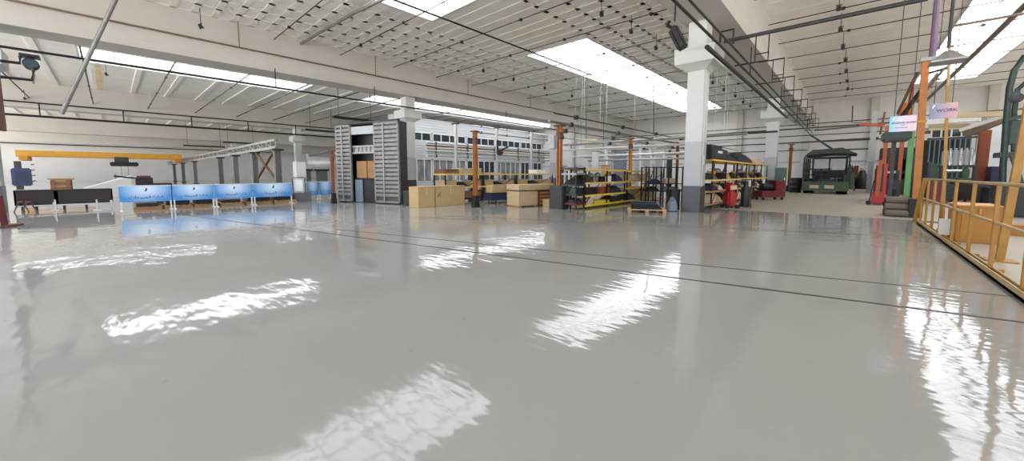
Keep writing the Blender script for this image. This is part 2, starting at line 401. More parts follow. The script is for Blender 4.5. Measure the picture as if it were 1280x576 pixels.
# long pipes along the beams
XB = X1 + .72
run('power_rail', 'upper black busbar rail running past the big white column', 'rail', [(XB, 3.0, 4.78), (XB, 42.6, 4.78)], .035, 'black_steel', 'black rails along the column row', clips=[(XB, y, 4.78) for y in (8, 16, 24, 32, 40)], clip_top=ZB)
run('power_rail', 'second black busbar rail a hand away from the first', 'rail', [(XB + .2, 3.0, 4.84), (XB + .2, 42.6, 4.84)], .03, 'black_steel', 'black rails along the column row')
run('power_rail', 'thick lower black rail ending above the second white column', 'rail', [(XB + .02, 10.5, 4.42), (XB + .02, 26.6, 4.42)], .06, 'black_steel', 'black rails along the column row')
for i in range(8):
    y = 14.6 + 3.6 * i; x0, x1 = XB - .1, XB + .75
    k = MB().bar((x0, y, 5.72), (x1, y, 5.72), .045)
    o = thing('cable_bracket', 'thin black hanging bracket over the column row rails, %s down the hall' % ORD[i], 'bracket', (x0, y, 4.84), 'brackets over the column row')
    build('crossbar', k, 'black_steel', o)
    for x in (x1 - .02, x1 - .38): build('drop_rod', MB().bar((x, y, 5.72), (x, y, 4.9), .03), 'black_steel', o)
    build('lower_bar', MB().bar((x1 - .4, y, 5.1), (x1, y, 5.1), .03), 'black_steel', o)
    build('foot_bar', MB().bar((x0 - .1, y, 4.85), (x1, y, 4.85), .04), 'black_steel', o)
k = MB().tube([(XB - .12, YC - .2, 5.0), (XB - .12, YC - .2, 5.3), (XB + .22, YC - .2, 5.3), (XB + .22, YC - .2, 4.9)], .03, 6)
build('rail_clamp', k, 'black_steel', label='black loop clamp on top of the big column capital', cat='clamp')
a = P(905, 52, Z=5.3); build('steam_pipe', MB().tube([a, P(1160, -2, Y=a.y)], .055, 10), 'dark_steel', label='thick dark pipe leaving the column head towards the right skylight', cat='pipe')
run('water_pipe', 'thin grey pipe along the face of the big left beam', 'pipe', [(-19.1, -8, 6.45), (-19.1, 42, 6.45)], .035, 'brown_pipe', clips=[(-19.1, y, 6.45) for y in (4, 10, 16.5, 23)], clip_top=ZC)
run('air_pipe', 'black pipe strung below the big left beam at capital height', 'pipe', [(-18.9, -8, 4.98), (-18.9, 42, 4.98)], .04, 'black_steel', clips=[(-18.9, y, 4.98) for y in (5.2, 9.8, 20)], clip_top=ZB + .05)
for i, (z, nm) in enumerate(((5.15, 'lower'), (6.05, 'upper'))):
    run('air_pipe', '%s of the two dark pipes crossing in front of the second left beam' % nm, 'pipe', [(-41.6, -14, z), (-41.6, 18.5, z)], .075 - .025 * i, 'black_steel', 'pipe pair on the second left beam', clips=[(-41.6, y, z) for y in range(-11, 18, 4)] if i == 0 else None, clip_top=z + .86)
run('air_pipe', 'thin dark pipe just above the yellow crane girder', 'pipe', [(-64.8, -14, 4.4), (-64.8, 18, 4.4)], .06, 'dark_steel')
run('brace_pipe', 'grey sloping brace pipe crossing the left skylight', 'pipe', [P(149, -10, X=-17.2), P(77, 142, X=-18.5)], .06, 'grey_steel', n=10)
a = P(468, 12, Z=7.2)
run('roof_pipe', 'pale pipe cutting across the big skylight at the top', 'pipe', [P(487, -5, Z=7.25), P(443, 16, Z=7.25), P(370, 58, Z=7.25)], .06, 'grey_steel')
run('roof_pipe', 'dark pipe running lengthwise from the big skylight to the next one', 'pipe', [(-11.8, 3, 7.1), (-11.8, 20, 7.1)], .035, 'black_steel')
run('roof_pipe', 'brown pipe running lengthwise under the right-hand skylight', 'pipe', [P(1290, -2, Z=6.4), Vector((P(1290, -2, Z=6.4).x, 40, 6.4))], .09, 'brown_pipe')
a = P(1170, -5, Z=7.2); run('drop_pipe', 'mauve vertical pipe hanging in front of the right-hand skylight', 'pipe', [Vector((P(1165, 72, D=16).x, P(1165, 72, D=16).y, 7.5)), P(1165, 74, D=16)], .07, 'purple_pipe')
run('drop_pipe', 'thin grey pole hanging above the shelves in the middle bay', 'pipe', [P(758, 114, Z=6.9), P(758, 160, X=P(758, 114, Z=6.9).x)], .03, 'grey_steel')
run('drop_pipe', 'thin dark pole hanging from the middle skylight edge', 'pipe', [P(817, 103, Z=6.9), P(817, 166, X=P(817, 103, Z=6.9).x)], .03, 'dark_steel')
# services along the far wall
for i, (z, r, xa, xb) in enumerate(((5.6, .035, -24, 13), (5.25, .05, -24, 13), (4.6, .035, -12, 13), (4.0, .05, -24, 4), (3.3, .04, -26, -3))):
    build('wall_pipe', MB().tube([(xa, 42.3, z), (xb, 42.3, z)], r, 8), 'dark_steel' if i % 3 else 'black_steel', label='dark pipe across the far wall, %s counted down from the ceiling' % ORD[i], cat='pipe', group='pipes on the far wall')
# black floodlight next to the column head
fc = P(848, 46, D=10.3)
o = thing('floodlight', 'black floodlight hanging tilted beside the big column head', 'lamp', fc)
T = Matrix.Translation(fc) @ Matrix.Rotation(-.45, 4, 'Y')
build('housing', MB(T).box(-.09, .09, -.1, .1, -.34, .3), 'black_plastic', o, bev=.04)
build('visor', MB(T).box(-.13, -.07, -.13, .13, -.3, .2), 'black_steel', o)
build('arm', MB(T).tube([(0, 0, .25), (-.1, 0, .42), (-.02, 0, .5)], .05, 8), 'black_plastic', o)
build('stem', MB().tube([fc + Vector((-.1, 0, .4)), fc + Vector((-.1, 0, ZB - fc.z))], .02, 6), 'black_steel', o)
# dark tube lamps hung in the left-hand bays
for i, (pa, pb) in enumerate((((416, 147.5), (470, 155)), ((382, 163), (420, 167)), ((229, 182.5), (281, 184.5)), ((279, 178.5), (322, 182)))):
    z = 5.0 if i < 2 else 4.4
    A = P(*pa, Z=z); Bq = Vector((A.x, P(*pb, X=A.x).y, z)); wh = ('just left of the slatted booth top', 'left of and below the booth top', 'above the crane runway', 'over the runway truss near its tall legs')[i]
    o = thing('strip_light', 'long unlit dark strip light ' + wh, 'light', A, 'unlit strip lights')
    build('housing', MB().box(A.x - .14, A.x + .14, A.y, Bq.y, z, z + .16), 'black_steel', o)
    for y in (A.y + .4, Bq.y - .4): build('hanger', MB().tube([(A.x, y, z + .1), (A.x, y, ZC)], .02, 5), 'dark_steel', o)
# cable reel and hooks at the left edge
A = P(38, 76, D=19.5)
o = thing('hose_reel', 'dark blue hose reel hanging from the black pipe at the left', 'hose reel', A)
build('mount', MB().box(A.x - .25, A.x + .2, A.y - .2, A.y + .2, A.z + .1, A.z + .17), 'black_steel', o)
build('drum', MB().lathe((A.x - .2, A.y, A.z - .1), [(.15, 0), (.17, .02), (.1, .03), (.1, .25), (.17, .27), (.15, .29)], 18, 'X'), 'reel_blue', o, smooth=True)
build('hose', MB().tube([(A.x, A.y, A.z - .2), (A.x + .05, A.y + .05, A.z - .45), (A.x - .05, A.y, A.z - .7)], .022), 'grey_steel', o)
A = P(124, 97, D=24); build('hanging_tag', MB().box(A.x - .02, A.x + .02, A.y - .1, A.y + .1, A.z - .5, A.z + .45), 'beige', label='brown board hanging under the left skylight', cat='board')
for i, (pa, pb, pc) in enumerate((((0, 76), (25, 79), (25, 70)), ((0, 96), (40, 100), (43, 84)))):
    build('pipe_bracket', MB().tube([P(*pa, D=16), P(*pb, D=16), P(*pc, D=16)], .04, 6), 'black_steel', label='%s dark pipe bracket sticking out at the left edge' % ('upper', 'lower')[i], cat='bracket', group='brackets at the left edge')
for i, px in enumerate((-2, 3, 8)):
    A = P(px, 182, D=15.5 + .1 * i)
    build('riser_pipe', MB().tube([(A.x, A.y, 2.25), (A.x, A.y, 5.6)], .05 - .008 * i, 8), 'rust', label='rusty riser pipe at the left edge, %s from the frame side' % ORD[i], cat='pipe', group='rusty risers at the left edge')
# ------------------------------------------------------------------ left side: banners, troughs, crane
XBN = P(269, 258.5, Z=0).x
AR = '\ufe95\ufe8e\ufecc\ufef4\ufe92\ufee4\ufedf\ufe8d \ufe93\ufead\ufe8d\ufea9\ufe8d'
def yx(px, X, py=245): return P(px, py, X=X).y
ban = [(148, 215), (215.5, 268), (268.5, 316), (316.5, 365.5)]
zt, zb = P(269, 231, X=XBN).z, P(269, 248.6, X=XBN).z
desc = ('first blue banner barrier, at the end by the dark trough', 'second blue banner barrier from the dark trough', 'third blue banner barrier from the dark trough', 'fourth blue banner barrier, ending at the white column')
TXT = Matrix(((0, 0, 1, 0), (1, 0, 0, 0), (0, 1, 0, 0), (0, 0, 0, 1)))   # x->Y, y->Z, z->X (faces the camera side)
def banner(a, b, X, lab, zt, zb, txt=AR):
    ya, yb = yx(a, X), yx(b, X)
    o = thing('banner_barrier', lab, 'barrier', (X, (ya + yb) / 2, 0), 'blue banner barriers')
    build('banner', MB().box(X - .015, X + .015, ya + .01, yb - .01, zb, zt), 'banner', o)
    s_ = (yb - ya)
    T = Matrix.Translation((X + .018, (ya + yb) / 2, zb + (zt - zb) * .3)) @ TXT
    text_part('lettering', txt, s_ * .105, T @ Matrix.Scale(1.12, 4, (1, 0, 0)), 'ink', o)
    c = Vector((X + .02, (ya + yb) / 2, zb + (zt - zb) * .74)); q = s_ * .03
    build('emblem', MB().prism([(c.y - q, c.z - q), (c.y + .2 * q, c.z - q), (c.y + q * 1.3, c.z + q), (c.y + .1 * q, c.z + q)], X + .016, X + .02), 'ink', o)
    build('emblem_flame', MB().prism([(c.y - .2 * q, c.z + .6 * q), (c.y + .9 * q, c.z + 1.2 * q), (c.y + .7 * q, c.z + 2.2 * q), (c.y - .3 * q, c.z + 1.6 * q)], X + .016, X + .02), 'ink_red', o)
    for y in (ya + .04, yb - .04):
        build('leg', MB().box(X - .03, X + .03, y - .018, y + .018, .02, zb + .02), 'white_paint', o)
        build('foot', MB().box(X - .2, X + .2, y - .035, y + .035, 0, .03), 'white_paint', o)
    build('top_rail', MB().box(X - .02, X + .02, ya + .01, yb - .01, zt, zt + .03), 'white_paint', o)
for (a, b), d in zip(ban, desc): banner(a, b, XBN, d, zt, zb)
for (a, b), d in zip([(384, 398.5), (399, 415)], ('short blue banner barrier just past the white column', 'blue banner barrier touching the rusty orange post')):
    banner(a, b, XBN - 1.6, d, P(400, 227.5, X=XBN - 1.6).z, P(400, 243.5, X=XBN - 1.6).z)
# pallets and dark sheets lying behind the banners
for i, (a, b) in enumerate(((166, 200), (203, 238), (240, 268), (272, 300), (304, 336), (338, 366))):
    X = XBN - .75; ya, yb = yx(a, X), yx(b, X)
    o = thing('pallet', 'low wooden pallet under the blue banners, %s from the dark trough' % ORD[i], 'pallet', (X, ya, 0), 'pallets under the banners')
    for x in (-.5, 0, .42): build('runner', MB().box(X + x, X + x + .08, ya, yb, 0, .09), 'wood', o)
    for q in range(5): build('deck_board', MB().box(X - .5, X + .5, ya + (yb - ya) * q / 5, ya + (yb - ya) * (q / 5 + .14), .09, .115), 'plywood' if i % 2 else 'wood', o)
    build('steel_sheet', MB().box(X - .45, X + .45, ya + .05, yb - .08, .117, .22 + .05 * (i % 3)), 'dark_brown' if i % 2 else 'black_steel', label='dark stack of sheet resting on the %s pallet behind the banners' % ORD[i], cat='sheet stack', group='sheet stacks on the pallets', bev=.01)
# long dark troughs
XT = P(70, 262, Z=0).x; zt2, zb2 = P(80, 236.8, X=XT).z, P(80, 255, X=XT).z
for i, (a, b) in enumerate(((17, 69.8), (70.3, 141))):
    ya, yb = yx(a, XT), yx(b, XT)
    o = thing('steel_trough', 'long dark brown trough on legs, ' + ('the part beside the left column' if i == 0 else 'the part next to the blue banners'), 'trough', (XT, ya, 0), 'dark troughs')
    k = MB().box(XT - .5, XT - .46, ya, yb, zb2, zt2).box(XT - .04, XT, ya, yb, zb2, zt2).box(XT - .5, XT, ya, ya + .04, zb2, zt2).box(XT - .5, XT, yb - .04, yb, zb2, zt2).box(XT - .5, XT, ya, yb, zb2 - .02, zb2 + .02)
    build('tank', k, 'dark_brown', o)
    build('rim', MB().box(XT - .01, XT + .03, ya, yb, zt2 - .04, zt2), 'black_steel', o)
    for y in (ya + .15, (ya + yb) / 2, yb - .05): build('leg', MB().box(XT - .06, XT + .02, y - .03, y + .03, 0, zb2 + .08), 'black_steel' if y < yb - .1 else 'white_paint', o)
    build('rail', MB().tube([(XT + .12, ya, .16), (XT + .12, yb, .16)], .025, 6), 'pale_metal', o)
for i, px in enumerate((70, 122)):
    A = P(px, 263, Z=0); build('guard_post', MB().tube([A, A + Vector((0, 0, .36))], .02, 8).cb((A.x, A.y, .015), (.18, .18, .03)), 'white_paint', label='short white post in front of the dark trough, ' + ('nearer the left column' if i == 0 else 'nearer the banners'), cat='post', group='short white posts')
# trestle legs left of trough
for i, px in enumerate((27, 37)):
    A = P(px, 265, Z=0); o = thing('trestle', 'dark little trestle leg frame at the column foot, %s from the column' % ORD[i], 'trestle', A, 'dark trestles')
    for d in (-.14, .14): build('leg', MB().bar(A + Vector((0, d, 0)), A + Vector((0, d * .3, .3)), .03), 'rust', o)
    build('crossbar', MB().box(A.x - .15, A.x + .15, A.y - .06, A.y + .06, .3, .34), 'rust', o)
# crate and machine on top behind
def crate(px0, px1, y0, y1, X, name, lab, m, dep=.8, legs=False):
    a, b = P(px0, y1, X=X), P(px1, y1, X=X); z1 = P((px0 + px1) / 2, y0, X=X).z
    o = thing(name, lab, name.split('_')[-1], (X, a.y, a.z))
    build('body', MB().box(X - dep, X, a.y, b.y, a.z, z1), m, o, bev=.015)
    return o, a.y, b.y, a.z, z1
o, ya, yb, za, zc = crate(63.5, 89.5, 224.5, 237.5, XT - .1, 'wooden_crate', 'brown slatted wooden crate standing on the dark trough', 'crate_brown')
for q in range(4): build('slat', MB().box(XT - .1, XT - .08, ya, yb, za + (zc - za) * (q + .12) / 4, za + (zc - za) * (q + .8) / 4), 'wood' if q % 2 else 'crate_brown', o)
for y in (ya + .02, yb - .1): build('batten', MB().box(XT - .08, XT - .06, y, y + .08, za, zc), 'crate_brown', o)
build('bin_lid', MB().box(XT - .9, XT - .1, ya - .05, yb + .05, zc, zc + .04), 'wood', o)
a = P(181, 262, X=XBN - 3.0); X = a.x
ya, yb, z0, z1 = yx(171, X), yx(193, X), 0, P(181, 221.5, X=X).z
o = thing('grinding_machine', 'dark machine with a handle and arm behind the first banner', 'machine', (X, ya, 0))
build('pedestal', MB().box(X - .6, X - .1, ya + .1, yb - .1, 0, z1 - .35), 'dark_steel', o)
build('body', MB().box(X - .7, X, ya, yb, z1 - .4, z1), 'black_steel', o, bev=.03)
build('head', MB().box(X - .5, X - .2, ya + .05, yb - .05, z1, z1 + .06), 'dark_red', o)
build('arm', MB().bar((X - .3, ya + .1, z1 - .05), (X - .3, ya - .55, z1 + .05), .06), 'black_steel', o)
build('handle', MB().tube([(X - .3, ya - .5, z1 - .06), (X - .3, ya - .5, z1 + .14)], .025, 6), 'galvanised', o)
o2 = thing('motor_unit', 'low dark motor unit behind the second half of the first banner', 'motor', (X, yx(196, X), 0))
yy = yx(205, X); build('housing', MB().lathe((X - .2, yy - .3, P(205, 231, X=X).z - .08), [(.1, 0), (.16, .05), (.16, .55), (.1, .6)], 14, 'Y'), 'black_steel', o2, smooth=True)
build('stand', MB().box(X - .4, X, yy - .25, yy + .25, 0, P(205, 231, X=X).z - .2), 'dark_steel', o2)
# white sheeting heap
A = P(128, 236, X=XT - 9); B_ = P(128, 222, X=XT - 9)
ya, yb = yx(104, A.x), yx(165, A.x)
build('tarpaulin', MB().prism([(ya, 0), (yb, 0), (yb, A.z * .6), ((ya + yb) / 2 + .9, B_.z + .1), (ya, A.z + .02)], A.x - 3, A.x), 'tarp_white', label='white pitched sheet cover behind the dark trough and first banner', cat='cover')
# overhead crane
YR = 7.0
XC_ = P(232, 198, Y=YR).x; zc = P(232, 200.5, Y=YR).z
ya = P(20, 195, X=XC_).y
zt_ = P(130, 190.5, X=XC_).z; zb_ = P(130, 197, X=XC_).z
o = thing('overhead_crane', 'yellow overhead crane girder spanning the left hall', 'crane', (XC_, YR, zb_))
build('girder', MB().box(XC_ - .3, XC_ + .3, ya, YR - .4, zb_, zt_), 'crane_yellow', o)
build('bottom_flange', MB().box(XC_ - .45, XC_ + .45, ya, YR - .4, zb_ - .08, zb_), 'ochre', o)
for y in (ya + .6, YR - .9): build('end_carriage', MB().box(XC_ - 1.6, XC_ + 1.6, y - .3, y + .3, zb_ - .5, zb_ - .05), 'ochre', o, bev=.04)
yh = P(155, 200, X=XC_ + .3).y
h = build('hoist', MB().box(XC_ - .5, XC_ + .8, yh - 1.2, yh + 1.2, zb_ - 1.0, zb_ - .5), 'black_steel', o, bev=.08)
build('trolley', MB().box(XC_ - .5, XC_ + .5, yh - .8, yh + .4, zb_ - .5, zb_ + .1), 'dark_steel', o)
build('chain', MB().tube([(XC_ + .3, yh + .3, zb_ - 1), (XC_ + .3, yh + .3, zb_ - 2.6)], .03, 6).tube([(XC_ + .3, yh - .3, zb_ - 1), (XC_ + .3, yh - .3, zb_ - 2.6)], .03, 6), 'grey_steel', h)
# runway truss, seen end on, with its legs
zr = P(345, 186, Y=YR).z; zr1 = P(345, 173.5, Y=YR).z; xa = P(346, 186, Y=YR).x
o = thing('crane_runway', 'grey steel truss runway of the overhead crane', 'runway', (xa, YR, 0))
web = MB().box(XL + 2, xa, YR - .1, YR + .1, zr, zr + .16).box(XL + 2, xa, YR - .1, YR + .1, zr1 - .14, zr1); x = xa - .1; q = 0
while x > XL + 3:
    web.box(x - .06, x + .06, YR - .04, YR + .04, zr, zr1)
    if q % 2: web.bar((x, YR, zr + .1), (x - 1.0, YR, zr1 - .1), .07)
    x -= 1.0; q += 1
build('truss', web, 'galvanised', o)
for i, px in enumerate((346.5, 318, 294, 275, 243, 228, 217)):
    A = P(px, 200, Y=YR); w = .17
    g = thing('gantry_leg', 'grey steel leg under the crane runway, %s from the white column' % ORD[i], 'post', (A.x, YR, 0), 'runway legs')
    build('post', MB().box(A.x - .05, A.x + .05, YR - w, YR + w, 0, zr).box(A.x - w, A.x + w, YR - w, YR - w + .04, 0, zr).box(A.x - w, A.x + w, YR + w - .04, YR + w, 0, zr), 'grey_steel', g)
    build('cap_plate', MB().box(A.x - .3, A.x + .3, YR - .3, YR + .3, zr - .12, zr), 'dark_steel', g)
    build('base_plate', MB().box(A.x - .3, A.x + .3, YR - .3, YR + .3, 0, .04), 'dark_steel', g)
A, B_ = P(343, 200, Y=YR), P(321, 200, Y=YR)
o = thing('cross_brace', 'rusty X-shaped brace between the two nearest runway legs', 'brace', (A.x, YR, 0))
for u, v in ((A.x, B_.x), (B_.x, A.x)): build('diagonal', MB().bar((u, YR, .9), (v, YR, zr - .1), .12), 'rust', o)
# grey doors, boxes in the far left corner
for i, (a, b) in enumerate(((383, 388.5), (395, 409))):
    A = P(a, 213.5, X=XL + .1); B_ = P(b, 213.5, X=XL + .1)
    build('door_%d' % (i + 1), MB().box(XL, XL + .12, A.y, B_.y, 0, A.z), 'grey_steel', kind='structure', label='grey shutter door in the white end wall')
    build('trim_%d' % (i + 10), MB().box(XL, XL + .2, A.y - .4, B_.y + .4, A.z, A.z + .4), 'dark_steel', kind='structure')
a, b = P(367, 246, D=18.5), P(381, 246, D=18.5); T = frame_T(a, b); w = (b - a).length; zt3 = P(374, 222.5, D=18.5).z
o = thing('control_cabinet', 'pale grey control cabinet on a dark plinth beside the blue banners', 'cabinet', (a.x, a.y, 0))
zm = P(374, 241, D=18.5).z
build('plinth', MB(T).box(-.15, w + .25, -.1, .6, 0, max(zm, .25)), 'base_grey', o)
build('body', MB(T).box(0, w, 0, .5, max(zm, .25), zt3), 'pale_grey', o, bev=.01)
build('door', MB(T).box(.05, w - .05, -.02, 0, max(zm, .25) + .06, zt3 - .08), 'pale_metal', o)
for x in (-.03, w + .01): build('edge_post', MB(T).box(x, x + .03, -.03, 0, 0, zt3), 'dark_steel', o)
A = P(374, 205, D=20); build('wall_box', MB().box(A.x - .25, A.x + .25, A.y - .2, A.y + .2, A.z - .6, A.z + .1), 'white_paint', label='white box clamped on the pipes before the banner-gap column', cat='box', bev=.01)
A = P(384, 204, D=24); B_ = P(412, 204, D=24)
build('tank', MB().tube([A, B_], .35, 14), 'pale_metal', label='pale horizontal tank behind the rusty orange post', cat='tank', smooth=True)
build('duct_pipe', MB().tube([P(384, 194, D=23), P(412, 188, D=25)], .1, 8), 'galvanised', label='grey sloping duct pipe over the pale tank', cat='pipe')
# blue box on the left column and the red and white board
A = P(23, 221, D=13.2)
o = thing('switch_cabinet', 'dark blue cabinet mounted by the left edge column', 'cabinet', A)
T = frame_T(P(14, 221, D=13.2), P(30, 221, D=13.2)); w = .27; z0, z1 = P(22, 232.5, D=13.2).z, P(22, 210, D=13.2).z
build('case', MB(T).box(0, w, 0, .3, z0, z1), 'blue_enamel', o, bev=.02)
build('door', MB(T).box(.05, w - .05, -.02, 0, z0 + .06, z1 - .06), 'navy', o)
for q in range(4): build('terminal', MB(T).tube([(w, .1, z0 + .1 + .12 * q), (w + .05, .1, z0 + .11 + .12 * q)], .012, 6), 'dark_red', o)
build('bracket', MB(T).box(.05, .15, .1, .16, z0 - .08, z1 + .15), 'dark_steel', o)
a = P(-6, 287, Z=0); b = P(17, 281, Z=0)
T = frame_T(P(-4, 286, Z=0), P(14, 283, Z=0)); z1 = P(6, 246, D=math.hypot(a.x, a.y)).z
o = thing('guard_board', 'red and white leaning guard board at the left edge', 'board', a)
L = Matrix.Rotation(-.12, 4, 'Y')
build('white_board', MB(T @ L).box(-.05, .13, 0, .03, 0, z1), 'white_paint', o)
build('red_board', MB(T @ L).box(.135, .36, .005, .03, 0.02, z1 - .02), 'dark_red', o, label='dark red board')
build('foot', MB(T).box(.1, .6, -.1, .16, 0, .05), 'rust', o)
# ------------------------------------------------------------------ slatted booth
a, b = P(423, 252, Z=0), P(500.5, 255.6, Z=0); T = frame_T(a, b); W = (b - a).length; H = 3.22
o = thing('slatted_booth', 'tall grey slatted steel booth with an open dark doorway', 'booth', a)
def leaf(x0, x1, sub):
    d = build('door_leaf', MB(T).box(x0, x0 + .07, -.03, .05, .04, H).box(x1 - .07, x1, -.03, .05, .04, H).box(x0, x1, -.03, .05, .04, .12).box(x0, x1, -.03, .05, H - .1, H), 'slat_grey', o)
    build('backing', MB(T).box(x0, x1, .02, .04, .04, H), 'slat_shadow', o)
    k = MB(T); z = .3
    while z < H - .12: k.box(x0 + .02, x1 - .02, -.04, .03, z, z + .105); z += .165
    build('slats', k, 'slat_grey', d)
    build('mullion', MB(T).box(x0 + (x1 - x0) * sub - .025, x0 + (x1 - x0) * sub + .025, -.07, .03, .05, H - .05), 'galvanised', d)
    return d
leaf(0, W * .255, .45); leaf(W * .625, W, .42)
build('header', MB(T).box(W * .255, W * .64, .02, .1, H - .42, H - .1), 'pale_grey', o)
build('top_rail', MB(T).box(-.1, W + .03, -.06, .06, H, H + .07), 'dark_steel', o)
k = MB(T).box(W * .25, W * .63, .05, .12, H - 1.2, H - 1.13).box(W * .25, W * .63, .05, .12, H - .93, H - .87)
for q in range(6): k.box(W * (.27 + .065 * q), W * (.275 + .065 * q) + .02, .06, .1, H - 1.15, H - .9)
build('lattice', k, 'galvanised', o)
build('lattice_backing', MB(T).box(W * .25, W * .63, .13, .15, H - 1.2, H - .87), 'pale_grey', o)
build('side_wall', MB(T).box(W - .02, W + .02, .05, .42, 0, H), 'dark_steel', o)
build('side_wall', MB(T).box(-.02, .02, .05, .42, 0, H), 'dark_steel', o)
build('back_wall', MB(T).box(0, W, .42, .46, 0, H), 'black_plastic', o)
build('roof', MB(T).box(0, W, .0, .46, H - .03, H), 'black_steel', o)
for q in range(2):
    x = W * (.27 + .18 * q); build('carton', MB(T).box(x, x + W * .165, .2, .41, 1.02, 1.72), 'cardboard_dark', label='brown carton inside the booth doorway, %s one' % ('left' if q == 0 else 'right'), cat='carton', group='cartons inside the booth', bev=.01)
build('shelf_board', MB(T).box(W * .25, W * .63, .18, .42, .97, 1.01), 'dark_steel', o)
build('grey_screen', MB(T).box(W * .27, W * .39, .1, .14, 0.02, .95), 'grey_blue', label='grey-blue panel standing in the booth doorway', cat='panel')
build('cabinet', MB(T).box(W * .395, W * .62, .15, .4, .02, .95), 'black_plastic', label='black cabinet standing in the booth doorway', cat='cabinet', bev=.01)
# black block at column foot
a, b = P(504, 257, Z=0), P(523, 257.3, Z=0); T = frame_T(a, b); z1 = P(512, 240, D=math.hypot(b.x, b.y)).z
o = thing('battery_box', 'black box between the slatted booth and the cartons', 'box', a)
build('body', MB(T).box(0, (b - a).length, 0, .6, .02, z1), 'black_plastic', o, bev=.02)
build('lid', MB(T).box(-.01, (b - a).length + .01, -.01, .61, z1, z1 + .03), 'dark_steel', o)
# ------------------------------------------------------------------ orange crane posts
def opost(px, py, top, lab, w=.12, foot=.42, m='orange', D=None, head=True):
    A = P(px, py, Z=0); d = math.hypot(A.x, A.y); z1 = P(px, top, D=d).z
    o = thing('crane_post', lab, 'post', A, 'orange steel posts')
    k = MB().box(A.x - w / 2, A.x + w / 2, A.y - w / 2, A.y - w / 2 + .02, foot, z1).box(A.x - w / 2, A.x + w / 2, A.y + w / 2 - .02, A.y + w / 2, foot, z1).box(A.x - .02, A.x + .02, A.y - w / 2, A.y + w / 2, foot, z1)
    k.box(A.x - w / 2 + .01, A.x + w / 2 - .01, A.y - w / 3, A.y + w / 3, foot, z1)
    build('shaft', k, m, o)
    build('foot', MB().prism([(A.y - w, 0), (A.y + w, 0), (A.y + w * .62, foot), (A.y - w * .62, foot)], A.x - w * .8, A.x + w * .8), 'black_steel', o)
    if head:
        build('head_plate', MB().box(A.x - w, A.x + w, A.y - w, A.y + w, z1, z1 + .04), 'rust', o)
        build('cable_coil', MB().lathe((A.x, A.y, z1 - .42), [(w * .7, 0), (w * .8, .03), (w * .8, .2), (w * .7, .22)], 12), 'rust', o)
    return A, z1, o
opost(594.5, 259, 165, 'orange post with black foot in front of the low shelves by the cartons')
pA, zA, o = opost(698.5, 260.5, 158, 'thick orange post standing in a dark block beside the first rack', w=.15, foot=.7)
build('base_block', MB().box(pA.x - .24, pA.x + .3, pA.y - .22, pA.y + .22, 0, .78), 'dark_steel', o, bev=.03)
pB, zB, _ = opost(786.5, 250, 174, 'orange post rising behind the second rack', m='ochre')
pC, zC_, _ = opost(845, 243, 182, 'slim orange post just left of the big white column', m='red_brown')
opost(985.5, 239.5, 181, 'orange post left of the parked green truck', w=.17)
opost(417.5, 254, 189, 'rusty orange post at the left side of the slatted booth', m='red_brown', w=.1)
# rail carried by these posts, pipes along the posts
d = (pC - pA).normalized()
for i, (zz, off, r, m) in enumerate(((2.92, 0, .05, 'grey_steel'), (2.72, .25, .03, 'galvanised'), (3.15, -.2, .025, 'dark_steel'), (2.5, .4, .025, 'pale_metal'))):
    s_ = Vector((-d.y, d.x, 0)) * off
    A = pA - d * .6 + s_; B_ = pA + d * 26 + s_
    o = thing('post_pipe', 'pipe carried along the orange posts, %s from the top' % ORD[[1, 2, 0, 3][i]], 'pipe', (A.x, A.y, zz), 'pipes along the orange posts')
    build('pipe', MB().tube([(A.x, A.y, zz), (B_.x, B_.y, zz)], r, 8), m, o)
    for q in range(6):
        t = A + d * (1.3 + 3.6 * q); build('clip', MB().box(t.x - .06, t.x + .06, t.y - .06, t.y + .06, zz - .07, zz + .07), 'black_steel', o)
A = P(691, 178, D=11.6); build('junction_cabinet', MB().box(A.x - .12, A.x + .12, A.y - .1, A.y + .1, A.z - .2, A.z + .22), 'galvanised', label='small grey box on the thick orange post head', cat='box', bev=.01)
# ------------------------------------------------------------------ cartons and low shelves, centre left
def carton(a, b, ztop, dep, lab, m='cardboard', z0=0, name='carton', flap=True, grp=None, mark=False):
    T = frame_T(a, b); w = (b - a).length
    o = thing(name, lab, name.split('_')[-1], (a.x, a.y, z0), grp)
    build('body', MB(T).box(0, w, 0, dep, z0, ztop), m, o, bev=.008)
    if flap: build('lid_flap', MB(T).box(-.004, w + .004, -.004, dep / 2 - .01, ztop, ztop + .012).box(-.004, w + .004, dep / 2 + .01, dep + .004, ztop, ztop + .012), m, o)
    if flap: build('tape', MB(T).box(w * .48, w * .52, -.003, 0, z0 + (ztop - z0) * .6, ztop), 'beige', o)
    if mark:
        k = MB(T).prism([(w * .12, z0 + .55 * (ztop - z0)), (w * .17, z0 + .72 * (ztop - z0)), (w * .07 + .0, z0 + .55 * (ztop - z0))], -.006, -.001, 'Y')
        k.box(w * .06, w * .18, -.006, -.001, z0 + .5 * (ztop - z0), z0 + .53 * (ztop - z0))
        build('printed_arrow', k, 'rust', o)
    return o
H1 = P(544, 233, D=math.hypot(*P(544, 258.3, Z=0).xy)).z
XK = P(544.5, 258.4, Z=0).x
def yK(px): return Vector((XK, P(px, 250, X=XK).y, 0))
carton(yK(544.5), yK(581), H1, .62, 'large beige cardboard box with printed arrow, beside the narrower box', mark=True)
carton(yK(523), yK(543.6), H1 - .01, .6, 'narrower beige cardboard box at the foot of the white column')
SH = []
